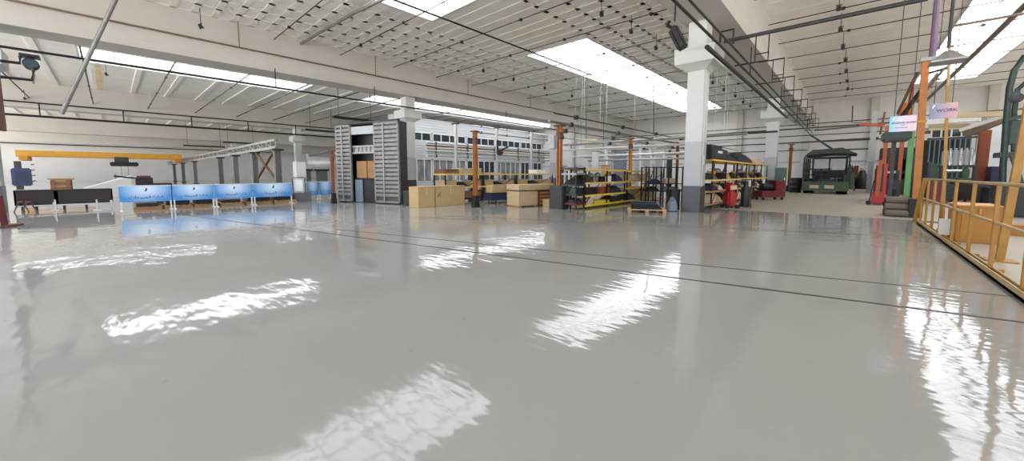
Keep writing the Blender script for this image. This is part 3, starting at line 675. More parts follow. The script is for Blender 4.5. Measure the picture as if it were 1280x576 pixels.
def rack(a, b, dep, zs, lab, posts='black_steel', board='shelf_yellow', n=2, top=None, name='storage_rack', grp='storage racks', thick=.06, posth=None, mats=None):
    T = frame_T(a, b); w = (b - a).length; top = posth or max(zs) + .02
    o = thing(name, lab, 'rack', a, grp)
    for i in range(n + 1):
        for y in (.0, dep - .045): x = min(w * i / n, w - .045); build('post', MB(T).box(x, x + .045, y, y + .045, 0, top), posts, o)
    for i, z in enumerate(zs): build('shelf', MB(T).box(-.01, w + .01, -.01, dep + .01, z - thick, z), (mats or {}).get(i, board), o)
    for y in (.02, dep - .03): build('cross_tie', MB(T).bar((0.02, y, .15), (w / n, y, top - .15), .02), posts, o)
    SH.append((T, w, dep, zs)); return T, w
def fill(T, w, dep, z, zmax, items, where, seed=0):
    """items standing on one shelf: name, fraction range, height, material"""
    rr = random.Random(seed); n = {}
    for (nm, f0, f1, h, m, adj) in items:
        n[nm] = n.get(nm, 0); h = min(h, zmax)
        lab = '%s, %s %s' % (adj, ORD[n[nm]] + ' of its kind', where) if False else '%s %s' % (adj, where)
        n[nm] += 1
        x0, x1 = w * f0, w * f1
        if nm in ('carton', 'wooden_box', 'plastic_crate', 'foam_block'):
            o = thing(nm, lab, nm.split('_')[-1], T @ Vector((x0, .05, z)))
            build('body', MB(T).box(x0, x1, .05, dep * .8, z + .002, z + h), m, o, bev=.008)
            build('lid', MB(T).box(x0 - .005, x1 + .005, .045, dep * .8 + .005, z + h, z + h + .012), m, o)
        elif nm in ('fabric_bale', 'sack'):
            build(nm, MB(T).heap(x0, x1, .04, dep * .85, z + .002, z + h, rr.randint(0, 99)), m, label=lab, cat=nm.split('_')[-1], smooth=True)
        elif nm in ('board_stack',):
            k = MB(T); q = 0; zz = z + .002
            while zz < z + h: k.box(x0 + .02 * rr.random(), x1 - .02 * rr.random(), .03 + .02 * rr.random(), dep * .9, zz, zz + .022); zz += .027
            build(nm, k, m, label=lab, cat='boards')
        elif nm == 'roll':
            r = h / 2; build(nm, MB(T).tube([(x0, dep * .4, z + r), (x1, dep * .4, z + r)], r, 14), m, label=lab, cat='roll', smooth=True)
        elif nm == 'bucket':
            c = T @ Vector(((x0 + x1) / 2, dep * .4, z)); r = (x1 - x0) / 2
            o = thing(nm, lab, 'bucket', c); build('pail', MB().lathe(c, [(r * .8, 0.002), (r, h), (r * 1.05, h)], 16), m, o, smooth=True)
            build('handle', MB().tube([c + Vector((r * math.cos(t), 0, h + r * .5 * math.sin(t))) for t in (0, .6, 1.2, 1.9, 2.5, 3.14)], .008, 5), 'dark_steel', o)
        elif nm == 'machine_part':
            o = thing(nm, lab, 'machine part', T @ Vector((x0, .05, z)))
            build('block', MB(T).box(x0, x1, .08, dep * .7, z + .002, z + h * .6), m, o, bev=.015)
            cx = (x0 + x1) / 2; build('hub', MB(T).lathe((cx, .3, z + h * .6), [((x1 - x0) * .3, 0), ((x1 - x0) * .3, h * .25), ((x1 - x0) * .15, h * .4)], 12), 'grey_steel', o, smooth=True)
# low shelf units along the middle (three bays)
XM = P(600, 251, Z=0).x
def onX(px, X, py=250): return Vector((X, P(px, py, X=X).y, 0))
units = [(557, 604, 'low shelf unit behind the big cardboard boxes'), (605, 645, 'middle low shelf unit between the two orange posts'), (646, 691, 'low shelf unit behind the plywood box')]
for i, (a, b, lab) in enumerate(units):
    A, B_ = onX(a, XM), onX(b, XM); T, w = rack(A, B_, .8, [.16, .66, 1.2], lab, n=1, mats={0: 'dark_brown', 1: 'shelf_yellow'}, grp='low shelf units')
    wh = ('on the unit behind the cardboard boxes', 'on the middle low unit', 'on the unit behind the plywood box')[i]
    fill(T, w, .8, .16, .4, [('carton', .03, .45, .3, 'cardboard_dark', 'brown carton at the bottom left'), ('carton', .5, .95, .26, 'crate_brown', 'dark carton at the bottom right')], wh)
    fill(T, w, .8, .66, .4, [('carton', .02, .3, .26, 'cardboard', 'pale carton on the middle shelf at left'), ('fabric_bale', .32, .62, .22, 'black_cloth', 'black bale on the middle shelf'), ('carton', .66, .95, .22, 'plywood', 'light carton on the middle shelf at right')], wh, i)
    if i == 0: fill(T, w, .8, 1.2, .4, [('board_stack', .0, .36, .17, 'crate_brown', 'brown stack of boards on top'), ('board_stack', .42, .98, .22, 'beige', 'beige stack of flat packs on top')], wh, 4)
    if i == 1: fill(T, w, .8, 1.2, .4, [('board_stack', .05, .5, .05, 'beige', 'thin pale sheets on top')], wh, 4)
    if i == 2: fill(T, w, .8, 1.2, .4, [('foam_block', .55, .8, .2, 'tarp_white', 'white foam block on top')], wh, 4)
# navy table with carton
a, b = P(613.5, 254.5, Z=0), P(650, 256.2, Z=0); a = P(614, 255.2, Z=0); b = Vector((a.x + .25, P(650, 250, X=a.x + .25).y, 0)); T = frame_T(a, b); w = (b - a).length
zt4 = P(632, 240.5, D=math.hypot(*((a + b) / 2).xy)).z
o = thing('work_bench', 'navy metal bench on thin legs beside the plywood box', 'bench', a)
build('top', MB(T).box(0, w, 0, .6, zt4 - .04, zt4), 'black_steel', o, bev=.006)
build('apron', MB(T).box(.02, w - .02, .01, .58, zt4 - .3, zt4 - .04), 'navy', o)
for x in (.25, w - .3):
    for y in (.03, .54): build('leg', MB(T).box(x, x + .035, y, y + .035, 0, zt4 - .3), 'black_steel', o)
carton(T @ Vector((.1, .05, zt4)), T @ Vector((w * .72, .05, zt4)), zt4 + .3, .45, 'cardboard box lying on the navy bench', z0=zt4)
# plywood box, brown crate, small carton
a = P(648.5, 259, Z=0); b = P(672, 257.6, Z=0); zt5 = P(660, 231, D=math.hypot(*a.xy)).z
T = frame_T(a, b); w = (b - a).length
o = thing('plywood_box', 'tall pale plywood box with a lid line between bench and orange post', 'box', a)
build('body', MB(T).box(0, w, 0, .8, .04, zt5 * .73), 'plywood', o, bev=.005)
build('lid', MB(T).box(-.01, w + .75, -.01, .81, zt5 * .75, zt5), 'plywood', o, bev=.005)
build('strap', MB(T).box(-.012, w + .76, -.02, .82, zt5 * .71, zt5 * .75), 'black_steel', o)
for x in (.02, w - .12): build('skid', MB(T).box(x, x + .1, .02, .78, 0, .04), 'wood', o)
a2 = T @ Vector((w + .02, 0, 0)); b2 = T @ Vector((w + .66, 0, 0))
o = thing('wooden_crate', 'red-brown wooden crate under the plywood lid', 'crate', a2)
build('body', MB(T).box(w + .02, w + .68, .06, .7, .0, zt5 * .68), 'red_brown', o)
for q in range(4): build('slat', MB(T).box(w + .02, w + .68, .03, .06, .06 + q * .13, .14 + q * .13), 'wood', o)
for x in (w + .03, w + .58): build('corner_batten', MB(T).box(x, x + .08, .01, .03, 0, zt5 * .68), 'red_brown', o)
carton(T @ Vector((w + .2, -.42, 0)), T @ Vector((w + .62, -.42, 0)), .26, .38, 'small flat carton on the floor before the red-brown crate')
# racks right of the orange post
XA = P(731, 261, Z=0).x
A, B_ = onX(731.5, XA, 255), onX(781, XA, 255)
T, w = rack(A, B_, .8, [.12, .47, .9, 1.36], 'black rack with yellow shelves, first right of the thick orange post', mats={0: 'shelf_bright', 1: 'shelf_bright'}, n=2)
W_ = 'of the first yellow rack'
fill(T, w, .8, .12, .3, [('carton', .03, .2, .2, 'beige', 'pale carton on the bottom shelf'), ('board_stack', .23, .6, .1, 'shelf_bright', 'yellow board stack on the bottom shelf'), ('fabric_bale', .64, .95, .24, 'dark_brown', 'dark bundle on the bottom shelf')], W_)
fill(T, w, .8, .47, .36, [('board_stack', .03, .3, .2, 'dark_brown', 'dark plates on the second shelf'), ('wooden_box', .34, .6, .22, 'red_brown', 'red-brown box on the second shelf'), ('fabric_bale', .64, .96, .3, 'black_cloth', 'black bundle on the second shelf')], W_, 3)
fill(T, w, .8, .9, .38, [('fabric_bale', .02, .2, .36, 'dark_brown', 'dark bundle on the third shelf'), ('machine_part', .23, .34, .32, 'silver', 'silver casting on the third shelf'), ('machine_part', .37, .5, .34, 'black_steel', 'dark casting on the third shelf'), ('carton', .53, .64, .2, 'tarp_white', 'white carton on the third shelf'), ('bucket', .68, .75, .26, 'cardboard_dark', 'brown pail on the third shelf'), ('fabric_bale', .78, .97, .3, 'navy', 'navy bundle on the third shelf')], W_, 5)
# end section of dark rack facing the camera, px 708-731
A = P(709, 261.5, Z=0); B_ = P(729.5, 261.5, Z=0)
A = Vector((XA - .58, onX(731.5, XA, 255).y - .58, 0)); Bq = Vector((XA, onX(731.5, XA, 255).y - .58, 0))
T, w = rack(A, Bq, .55, [.22, .52, .84, 1.22, 1.4], 'dark shelf rack standing end-on between orange post and yellow rack', n=1, board='dark_steel', mats={0: 'dark_red', 3: 'galvanised'})
W_ = 'of the dark end-on rack'
for q, (z, m, ad) in enumerate(((.22, 'dark_brown', 'dark brown bale on the lowest shelf'), (.52, 'press_green', 'dark green box on the second shelf'), (.84, 'black_cloth', 'black bale on the third shelf'))):
    fill(T, w, .6, z, .24, [(('fabric_bale', 'plastic_crate', 'fabric_bale')[q], .08, .9, .2, m, ad)], W_, q)
A, B_ = onX(783.5, XA + .0, 253), onX(827, XA, 250)
T, w = rack(A, B_, .8, [.12, .62, .92, 1.33], 'second yellow-shelved rack, after the gap in the row', n=1, mats={1: 'shelf_yellow'})
W_ = 'of the second yellow rack'
fill(T, w, .8, .12, .4, [('carton', .3, .8, .55, 'cardboard', 'tall brown carton on the bottom shelf'), ('fabric_bale', .04, .26, .3, 'navy', 'navy bundle on the bottom shelf')], W_, 2)
fill(T, w, .8, .92, .3, [('carton', .1, .3, .22, 'beige', 'beige carton on the third shelf'), ('carton', .36, .6, .26, 'cardboard', 'brown carton on the third shelf'), ('bucket', .7, .8, .2, 'galvanised', 'grey pail on the third shelf')], W_, 2)
# black tube rack
A, B_ = P(806, 254, Z=0), P(853, 254, Z=0); zt6 = P(830, 208.5, D=math.hypot(*A.xy)).z
T, w = rack(A, B_, .55, [.5, .8, zt6], 'black tubular frame rack just left of the big white column', n=5, board='black_steel', thick=.03)
fill(T, w, .55, .5, .3, [('fabric_bale', .05, .4, .2, 'black_cloth', 'black cloth bundle on the lower shelf'), ('plastic_crate', .5, .9, .16, 'grey_blue', 'grey-blue crate on the lower shelf')], 'of the black tubular rack')
fill(T, w, .55, .8, .3, [('fabric_bale', .08, .46, .2, 'navy', 'navy cloth bundle on the upper shelf'), ('carton', .55, .85, .2, 'beige', 'beige carton on the upper shelf')], 'of the black tubular rack')
# pallet with black sheets
a, b = P(785, 265.5, Z=0), P(833, 266.8, Z=0); T = frame_T(a, b); w = (b - a).length
o = thing('pallet', 'pale wooden pallet loaded with black sheets, left of the big column', 'pallet', a)
for x in (0, w / 2 - .05, w - .1): build('runner', MB(T).box(x, x + .1, 0, .8, 0, .08), 'wood', o)
for q in range(6): build('deck_board', MB(T).box(0, w, q * .14, q * .14 + .1, .08, .105), 'plywood', o)
for q in range(5):
    build('rubber_sheet', MB(T).box(.1 + .05 * (q % 2), w - .12 - .04 * q, .05 + .02 * q, .72 - .01 * q, .106 + .045 * q, .145 + .045 * q), 'navy' if q == 3 else 'rubber', label='%s sheet on the pallet by the big column, %s from the bottom' % ('navy' if q == 3 else 'black', ORD[q]), cat='sheet', group='sheets on the pallet', bev=.01)
# bins by the column
a, b = P(836, 264, Z=0), P(851.5, 264, Z=0); T = frame_T(a, b); w = (b - a).length
o = thing('waste_bin', 'black bin against the left side of the big white column', 'bin', a)
build('body', MB(T).box(.12, w, .1, .5, 0.01, .68), 'black_plastic', o, bev=.02); build('rim', MB(T).box(.1, w + .02, .08, .52, .66, .7), 'rubber', o)
k = MB(T).heap(-.02, .26, -.1, .2, .02, .5, 3); build('sack', k, 'grey_blue', label='grey sack slumped against the black bin', cat='sack', smooth=True)
# ------------------------------------------------------------------ long rack behind the big column
XD = P(889, 262, Z=0).x
secs = [(889, 927), (928, 953)]
Ya = P(889, 262, Z=0).y; Yb = Ya + 3.6
for i in range(3):
    A, B_ = Vector((XD, Ya + 3.65 * i, 0)), Vector((XD, Ya + 3.65 * i + 3.6, 0))
    T, w = rack(A, B_, .9, [.2, .62, 1.0, 1.68], 'long rack with wooden top behind the big column, %s section' % ('near', 'middle', 'far')[i], n=2, board='wood', mats={3: 'shelf_yellow', 2: 'shelf_yellow'}, thick=.05)
    W_ = 'of the long rack, %s section' % ('near', 'middle', 'far')[i]
    fill(T, w, .9, .2, .35, [('carton', .05, .2, .3, 'beige', 'beige carton on the bottom shelf'), ('sack', .25, .45, .34, 'cardboard', 'tan sack on the bottom shelf'), ('fabric_bale', .55, .8, .3, 'black_cloth', 'black bundle on the bottom shelf')], W_, i)
    fill(T, w, .9, .62, .33, [('fabric_bale', .03, .3, 0.28, 'black_cloth', 'black bundle on the second shelf'), ('sack', .33, .47, .25, 'beige', 'pale sack on the second shelf'), ('wooden_box', .55, .72, .2, 'dark_brown', 'dark brown box on the second shelf'), ('carton', .76, .94, .28, 'tarp_white', 'white carton on the second shelf')], W_, i + 3)
    fill(T, w, .9, 1.0, .5, [('fabric_bale', .03, .26, .26, 'press_green', 'dark green bundle on the third shelf'), ('bucket', .3, .38, .3, 'ochre', 'orange pail on the third shelf'), ('machine_part', .43, .55, .4, 'black_steel', 'black motor on the third shelf'), ('sack', .6, .78, .34, 'cardboard_dark', 'brown sack on the third shelf'), ('bucket', .84, .92, .26, 'tarp_white', 'white pail on the third shelf')], W_, i + 6)
    if i == 0:
        o = thing('equipment_case', 'black case with a pale label on top of the near section', 'case', T @ Vector((.1, 0, 1.68)))
        build('body', MB(T).box(-.25, 1.9, .0, .8, 1.682, 2.06), 'black_plastic', o, bev=.03); build('label_plate', MB(T).box(.5, 1.1, -.008, .0, 1.9, 1.98), 'tarp_white', o)
        build('lid', MB(T).box(-.22, 1.2, .03, .77, 2.06, 2.16), 'black_plastic', o, bev=.02)
        build('tarpaulin', MB(T).heap(1.95, w, .02, .85, 1.682, 1.98, 11, 12), 'black_cloth', label='black bundled tarpaulin behind the labelled black case', cat='tarpaulin', smooth=True)
    elif i == 1: build('tarpaulin', MB(T).heap(0.02, w - .2, .02, .85, 1.682, 2.15, 12, 12), 'black_cloth', label='large black covered bundle on top of the middle section', cat='tarpaulin', smooth=True)
    else: fill(T, w, .9, 1.68, .3, [('foam_block', .1, .5, .2, 'beige', 'pale foam block on top')], W_)
# red tools in front of the long rack
def wheel(parent, c, r, t, axis='Y', m='rubber'): return build('wheel', MB().lathe(c, [(r * .5, -t / 2), (r, -t / 2 + .01), (r, t / 2 - .01), (r * .5, t / 2)], 16, axis), m, parent, smooth=True)
a, b = P(908, 261, Z=0), P(926, 261, Z=0); T = frame_T(a, b); w = (b - a).length; d0 = math.hypot(*a.xy); zt7 = P(916, 227, D=d0).z
o = thing('welding_machine', 'red machine on small wheels in front of the long rack', 'machine', a)
build('cabinet', MB(T).box(.06, w - .14, 0, .4, .09, .62), 'red', o, bev=.06)
build('upper_cabinet', MB(T).box(.08, w - .14, .03, .36, .62, zt7 - .04), 'red', o, bev=.05)
build('handle', MB(T).tube([(.1, .0, zt7 - .1), (.1, -.08, zt7), (w - .16, -.08, zt7), (w - .16, 0, zt7 - .1)], .018, 6), 'black_steel', o)
build('control_panel', MB(T).box(.1, w - .17, -.01, 0, .66, .8), 'beige', o)
for x in (.05, w - .12):
    for y in (.05, .35): c = T @ Vector((x, y, .07)); wheel(o, c, .07, .04)
c = P(931, 261, Z=0)
o = thing('gas_trolley', 'black gas cylinder trolley beside the red wheeled machine', 'trolley', c)
build('cylinder', MB().lathe(c, [(.1, .06), (.12, .1), (.12, .72), (.05, .84), (.05, .95)], 16), 'black_plastic', o, smooth=True)
build('frame', MB().bar(c + Vector((-.14, .05, .05)), c + Vector((-.14, .1, 1.0)), .03).bar(c + Vector((.14, .05, .05)), c + Vector((.14, .1, 1.0)), .03).bar(c + Vector((-.14, .1, 1.0)), c + Vector((.14, .1, 1.0)), .03), 'black_steel', o)
for x in (-.17, .17): wheel(o, c + Vector((x, 0, .09)), .09, .04, 'X', 'rust')
a, b = P(952, 250, Z=0), P(981, 250, Z=0); T = frame_T(a, b); w = (b - a).length; d1 = math.hypot(*a.xy)
o = thing('tool_trolley', 'wide red tool trolley with dark motor on castors', 'trolley', a)
build('tray', MB(T).box(0, w, 0, .6, .12, .42), 'dark_red', o, bev=.02)
build('box', MB(T).box(w * .6, w, 0.02, .55, .42, P(975, 226, D=d1).z), 'dark_red', o, bev=.03)
build('motor', MB(T).lathe((w * .1, .3, .58), [(.12, 0), (.18, .04), (.18, .5), (.1, .56)], 14, 'X'), 'black_steel', o, smooth=True)
for x in (.1, w - .1):
    for y in (.06, .5): wheel(o, T @ Vector((x, y, .06)), .06, .04)
a, b = P(967, 240, D=25), P(982, 240, D=25); T = frame_T(a, b)
o = thing('steel_cabinet', 'teal steel cabinet behind the red tool trolley', 'cabinet', (a.x, a.y, 0)); z1 = P(975, 209.5, D=25).z
build('body', MB(T).box(0, (b - a).length, 0, .5, 0, z1), 'teal', o, bev=.01); build('door', MB(T).box(.03, (b - a).length - .03, -.02, 0, .08, z1 - .05), 'teal', o)
build('door_handle', MB(T).box((b - a).length - .1, (b - a).length - .07, -.05, -.02, z1 * .55, z1 * .65), 'silver', o)
A, B_ = Vector((XD + .9, 24.8, 0)), Vector((XD + 1.3, 24.8, 0))
c = P(993.5, 240.5, Z=0)
o = thing('oil_drum', 'black drum to the left of the green truck', 'drum', c)
build('drum', MB().lathe(c, [(.3, 0), (.32, .02), (.32, .3), (.335, .32), (.32, .34), (.32, .6), (.335, .62), (.32, .64), (.32, .92), (.3, .94)], 20), 'black_plastic', o, smooth=True)
build('bung', MB().lathe(c + Vector((.12, 0, .94)), [(.04, 0), (.04, .02)], 10), 'grey_steel', o)
# ------------------------------------------------------------------ green truck
tc = P(1031, 242.5, Z=0); d2 = math.hypot(*tc.xy)
tl, tr = P(1001.5, 236, Y=tc.y), P(1061, 236, Y=tc.y); w = tr.x - tl.x; x0 = tl.x; y0 = tc.y
def tz(py): return P(1031, py, Y=y0).z
o = thing('army_truck', 'dark green open truck parked facing the hall, canopy hoops above its bed', 'truck', (tc.x, y0, 0))
zb3 = tz(231.5)
build('chassis', MB().box(x0 + .7, x0 + w - .7, y0 + .3, y0 + 6.6, .55, .85), 'truck_dark', o)
bp = build('bumper', MB().box(x0, x0 + w, y0, y0 + .18, tz(238.5), tz(229)), 'truck_green', o, bev=.03)
for u in (.18, .5): build('lamp_panel', MB().box(x0 + w * u, x0 + w * (u + .2), y0 - .02, y0, tz(235.5), tz(231.5)), 'beige', bp)
build('bed_floor', MB().box(x0 + .03, x0 + w - .03, y0 + .1, y0 + 4.6, tz(229), tz(227)), 'truck_green', o)
for x in (x0 + .03, x0 + w - .09):
    k = MB()
    for z in (tz(225), tz(219), tz(213)): k.box(x, x + .05, y0 + .1, y0 + 4.5, z - .05, z + .05)
    build('side_rack', k, 'truck_dark', o)
    for q in range(4): build('stake', MB().box(x, x + .06, y0 + .12 + 1.4 * q, y0 + .2 + 1.4 * q, tz(228), tz(196)), 'truck_dark', o)
k = MB()
for u in (.12, .26, .4): k.box(x0 + w * u, x0 + w * u + .05, y0 + .1, y0 + .16, tz(228), tz(212))
k.box(x0, x0 + w * .62, y0 + .1, y0 + .15, tz(212), tz(210.5)).box(x0, x0 + w * .62, y0 + .1, y0 + .15, tz(219), tz(218))
build('tailgate_rails', k, 'black_steel', o)
for q in range(4):
    y = y0 + .15 + 1.4 * q; build('canopy_hoop', MB().tube([(x0 + .05, y, tz(228)), (x0 + .05, y, tz(196)), (x0 + .4, y, tz(189)), (x0 + w - .4, y, tz(189)), (x0 + w - .05, y, tz(196)), (x0 + w - .05, y, tz(228))], .04, 6), 'truck_dark', o)
build('canopy', MB().prism([(x0 + .05, tz(194)), (x0 + .4, tz(187)), (x0 + w - .4, tz(185)), (x0 + w + .25, tz(193)), (x0 + w - .1, tz(192.5)), (x0 + w / 2, tz(191.5))], y0 + .05, y0 + 4.5, 'Y'), 'truck_dark', o)
build('rolled_cover', MB().heap(x0 + w * .85, x0 + w * 1.12, y0 + .1, y0 + 2.5, tz(236), tz(203), 5), 'truck_dark', o, smooth=True)
cab = build('cab', MB().box(x0 + .15, x0 + w - .15, y0 + 4.8, y0 + 6.5, .9, 2.35), 'truck_dark', o, bev=.06)
for u in (.12, .52): build('rear_window', MB().box(x0 + w * u, x0 + w * (u + .36), y0 + 4.77, y0 + 4.8, 1.45, 2.2), 'pale_metal', cab)
for x in (x0 + .3, x0 + w - .3):
    for y in (y0 + .75, y0 + 5.7): wheel(o, Vector((x, y, .46)), .46, .5 if y < y0 + 2 else .3, 'X')
build('cargo', MB().heap(x0 + w * .2, x0 + w * .6, y0 + .5, y0 + 2.2, tz(227) + .002, tz(213), 8), 'black_cloth', label='dark lumpy load lying in the green truck bed', cat='cargo', smooth=True)
c = P(1076, 238.5, Z=0); zz = P(1076, 209, D=math.hypot(*c.xy)).z
o = thing('pump_cart', 'black upright machine with dark red sides right of the truck', 'machine', c)
build('body', MB().lathe(c, [(.3, .12), (.38, .2), (.36, zz * .6), (.2, zz * .75), (.16, zz * .86)], 16), 'black_plastic', o, smooth=True)
build('lamp_head', MB().lathe(c + Vector((0, 0, zz * .86)), [(.1, 0), (.13, .05), (.13, .16), (.05, .22)], 14), 'beige', o, smooth=True)
build('side_guard', MB().box(c.x - .5, c.x - .36, c.y - .3, c.y + .3, .1, .9).box(c.x + .36, c.x + .5, c.y - .3, c.y + .3, .1, .9), 'dark_red', o)
for x in (-.35, .35): wheel(o, c + Vector((x, -.1, .12)), .12, .08, 'X')
# ------------------------------------------------------------------ partition with window bands (left of the racks)
XP = -33.0; YP0, YP1 = 18.5, Y1
def pz(px, py): return P(px, py, X=XP).z
z_l0, z_l1 = pz(560, 227), pz(545, 199); z_u0, z_u1 = pz(560, 178.5), pz(540, 166.5); z_tp = pz(530, 152)
z_l0 = max(.35, z_l0)
z_tp = 6.9
build('wall_partition', MB().box(XP - .25, XP, YP0, YP1, 0, z_l0).box(XP - .25, XP, YP0, YP1, z_l1, z_u0).box(XP - .25, XP, YP0, YP1, z_u1, z_tp), 'siding', kind='structure')
k = MB(); z = z_l1 + .1
while z < z_tp:
    if not (z_u0 - .05 < z < z_u1 + .02): k.box(XP, XP + .05, YP0, YP1, z, z + .07)
    z += .26
build('trim_30', k, 'siding', kind='structure', label='horizontal laps of the pale metal siding')
nw = 20; y = YP0 + .2; i = 0
while y < YP1 - 1:
    wd = 4.6
    for lo, hi, gm in ((z_l0, z_l1, 'curtain_glass' if i in (0, 1, 3) else 'dark_glass'), (z_u0, z_u1, 'dark_glass')):
        nw += 1; f = MB().box(XP - .12, XP + .04, y, y + .1, lo, hi).box(XP - .12, XP + .04, y + wd - .1, y + wd, lo, hi).box(XP - .12, XP + .04, y, y + wd, lo, lo + .08).box(XP - .12, XP + .04, y, y + wd, hi - .08, hi)
        wn = build('window_%d' % nw, f, 'white_paint', kind='structure', label='dark window with white bars in the pale partition')
        build('pane', MB().box(XP - .08, XP - .06, y + .1, y + wd - .1, lo + .08, hi - .08), gm, wn)
        m_ = MB(); n_ = 5 if lo < 3 else 4
        for q in range(1, n_): m_.box(XP - .1, XP + .02, y + wd * q / n_ - .04, y + wd * q / n_ + .04, lo, hi)
        build('mullion', m_, 'white_paint', wn)
    y += wd + .15; i += 1
# white posts and cable runs in front of the partition
for i, px in enumerate((570, 621, 664)):
    X = XP + 3.5; A = P(px, 200, X=X); zt8 = P(px, 155.5 + (px - 570) * .1, X=X).z
    o = thing('service_pole', 'white pole in front of the long partition, %s from the cartons' % ORD[i], 'pole', (X, A.y, 0), 'white service poles')
    build('pole', MB().tube([(X, A.y, 0), (X, A.y, zt8)], .16, 12), 'white_paint', o, smooth=True); build('head', MB().box(X - .5, X + .5, A.y - .12, A.y + .12, zt8, zt8 + .15), 'dark_steel', o)
for i, (px, py, r, m, lab) in enumerate(((540, 178.5, .1, 'pale_metal', 'pale fat pipe'), (540, 182, .07, 'rust', 'brown rusty pipe'), (540, 185.5, .1, 'beige', 'beige lagged pipe'), (540, 190, .06, 'galvanised', 'thin grey pipe'), (540, 194.5, .12, 'pale_metal', 'thick white duct'), (640, 170, .08, 'galvanised', 'high grey pipe'), (640, 163, .06, 'pale_metal', 'topmost pale pipe'))):
    X = XP + 3.2; A = P(px, py, X=X)
    ya = 20.5 if i < 5 else A.y - 6
    o = thing('service_pipe', '%s running in front of the long partition' % lab, 'pipe', (X, ya, A.z), 'pipes before the partition')
    build('pipe', MB().tube([(X, ya, A.z), (X, 42, A.z)], r, 10), m, o, smooth=True)
    for q in range(5): build('clamp', MB().box(X - r - .04, X + r + .04, ya + 1 + 4 * q, ya + 1.1 + 4 * q, A.z - r - .03, A.z + r + .03), 'dark_steel', o)
a = P(622, 190, D=30); o = thing('wall_fan', 'dark red bracket fan on the pole before the partition', 'fan', a)
build('motor', MB().lathe(a, [(.15, 0), (.25, .1), (.25, .4), (.1, .5)], 12, 'Y'), 'dark_red', o); build('arm', MB().bar(a, a + Vector((.9, .3, .4)), .12).bar(a, a + Vector((-.2, .2, 1.0)), .12), 'black_steel', o)
# background clutter between partition and long rack, standing further down the hall
def stand(px0, px1, ytop, D, name, lab, m, dep=.6, bot=0, grp=None, door='pale_grey'):
    a, b = P(px0, 215, D=D), P(px1, 215, D=D); T = frame_T(a, b); w = (b - a).length; z1 = P((px0 + px1) / 2, ytop, D=D).z
    o = thing(name, lab, name.split('_')[-1], (a.x, a.y, bot), grp)
    build('body', MB(T).box(0, w, 0, dep, bot, z1), m, o, bev=.01)
    build('door', MB(T).box(w * .08, w * .92, -.03, 0, bot + (z1 - bot) * .06, bot + (z1 - bot) * .94), door, o)
    build('door_handle', MB(T).box(w * .8, w * .84, -.07, -.03, bot + (z1 - bot) * .45, bot + (z1 - bot) * .6), 'dark_steel', o)
    return o
stand(739.5, 748, 190, 22, 'steel_locker', 'tall white locker seen above the first yellow rack', 'white_paint', door='white_paint')
stand(729, 737, 199, 25, 'steel_locker', 'white locker left of the taller one above the first rack', 'white_paint', door='white_paint')
stand(767, 783, 190, 24, 'office_cubicle', 'grey-blue panelled cubicle left of the ochre post', 'grey_blue', door='grey_blue')
stand(792, 799, 192, 26, 'steel_locker', 'white locker just right of the ochre post', 'white_paint')
stand(805, 812, 190, 27, 'duct_riser', 'pale riser cabinet second right of the ochre post', 'pale_grey')
stand(818, 828, 190, 28, 'duct_riser', 'white riser cabinet above the black tubular rack', 'white_paint')
stand(833, 840, 196, 24, 'steel_cabinet', 'dark cabinet above the black tubular rack', 'dark_steel', door='dark_steel')
stand(752, 762, 206, 21, 'filing_cabinet', 'brown cabinet peeping over the first yellow rack', 'cardboard_dark', door='cardboard')
stand(936, 947, 205, 26, 'steel_cabinet', 'grey cabinet behind the long rack', 'grey_steel')
for i, (px, D, top) in enumerate(((712, 26, 182), (757, 30, 186), (800, 31, 180), (812, 34, 184), (829, 30, 186))):
    A = P(px, 215, D=D); z1 = P(px, top, D=D).z
    o = thing('support_pole', 'thin white support pole far behind the racks, %s from the thick orange post' % ORD[i], 'pole', (A.x, A.y, 0), 'far support poles')
    build('pole', MB().box(A.x - .1, A.x + .1, A.y - .1, A.y + .1, 0, z1), 'white_paint', o); build('head', MB().box(A.x - .5, A.x + .5, A.y - .12, A.y + .12, z1, z1 + .12), 'grey_steel', o)
for i, (px, py, D, L, m) in enumerate(((705, 188, 20, 7, 'pale_metal'), (710, 181, 22, 9, 'galvanised'), (715, 196, 23, 8, 'pale_metal'), (745, 178, 27.5, 8, 'grey_steel'), (735, 201, 24, 8, 'galvanised'), (780, 184, 27, 7, 'pale_metal'), (800, 175, 28, 8, 'dark_steel'))):
    A = P(px, py, D=D)
    o = thing('duct', 'horizontal %s duct crossing behind the racks, %s from the left' % ({'pale_metal': 'pale', 'galvanised': 'light grey', 'grey_steel': 'grey', 'dark_steel': 'dark'}[m], ORD[i]), 'duct', A, 'ducts behind the racks')
    build('pipe', MB().tube([A, A + Vector((L * .35, 0, 0)), A + Vector((L, 0, 0))], .055, 8), m, o)
    for q in (.1, .9): build('hanger', MB().tube([A + Vector((L * q, 0, 0)), (A.x + L * q, A.y, ZC)], .01, 4), 'pale_metal', o)
for i, (px0, px1, y0_, y1_, D) in enumerate(((730, 746, 174, 179, 24), (752, 764, 186, 190, 31), (724, 732, 182, 187, 25))):
    a, b = P(px0, y0_, D=D), P(px1, y0_, D=D); T = frame_T(a, b); z0 = P(px0, y1_, D=D).z
    o = thing('overhead_duct_box', 'pale rectangular duct box hung above the racks, %s from the left' % ORD[i], 'duct', a, 'hung duct boxes')
    build('box', MB(T).box(0, (b - a).length, 0, 1, z0, a.z), ('beige', 'pale_grey', 'white_paint')[i], o); build('hanger', MB(T).box(.1, .14, .4, .44, a.z, ZC), 'dark_steel', o)
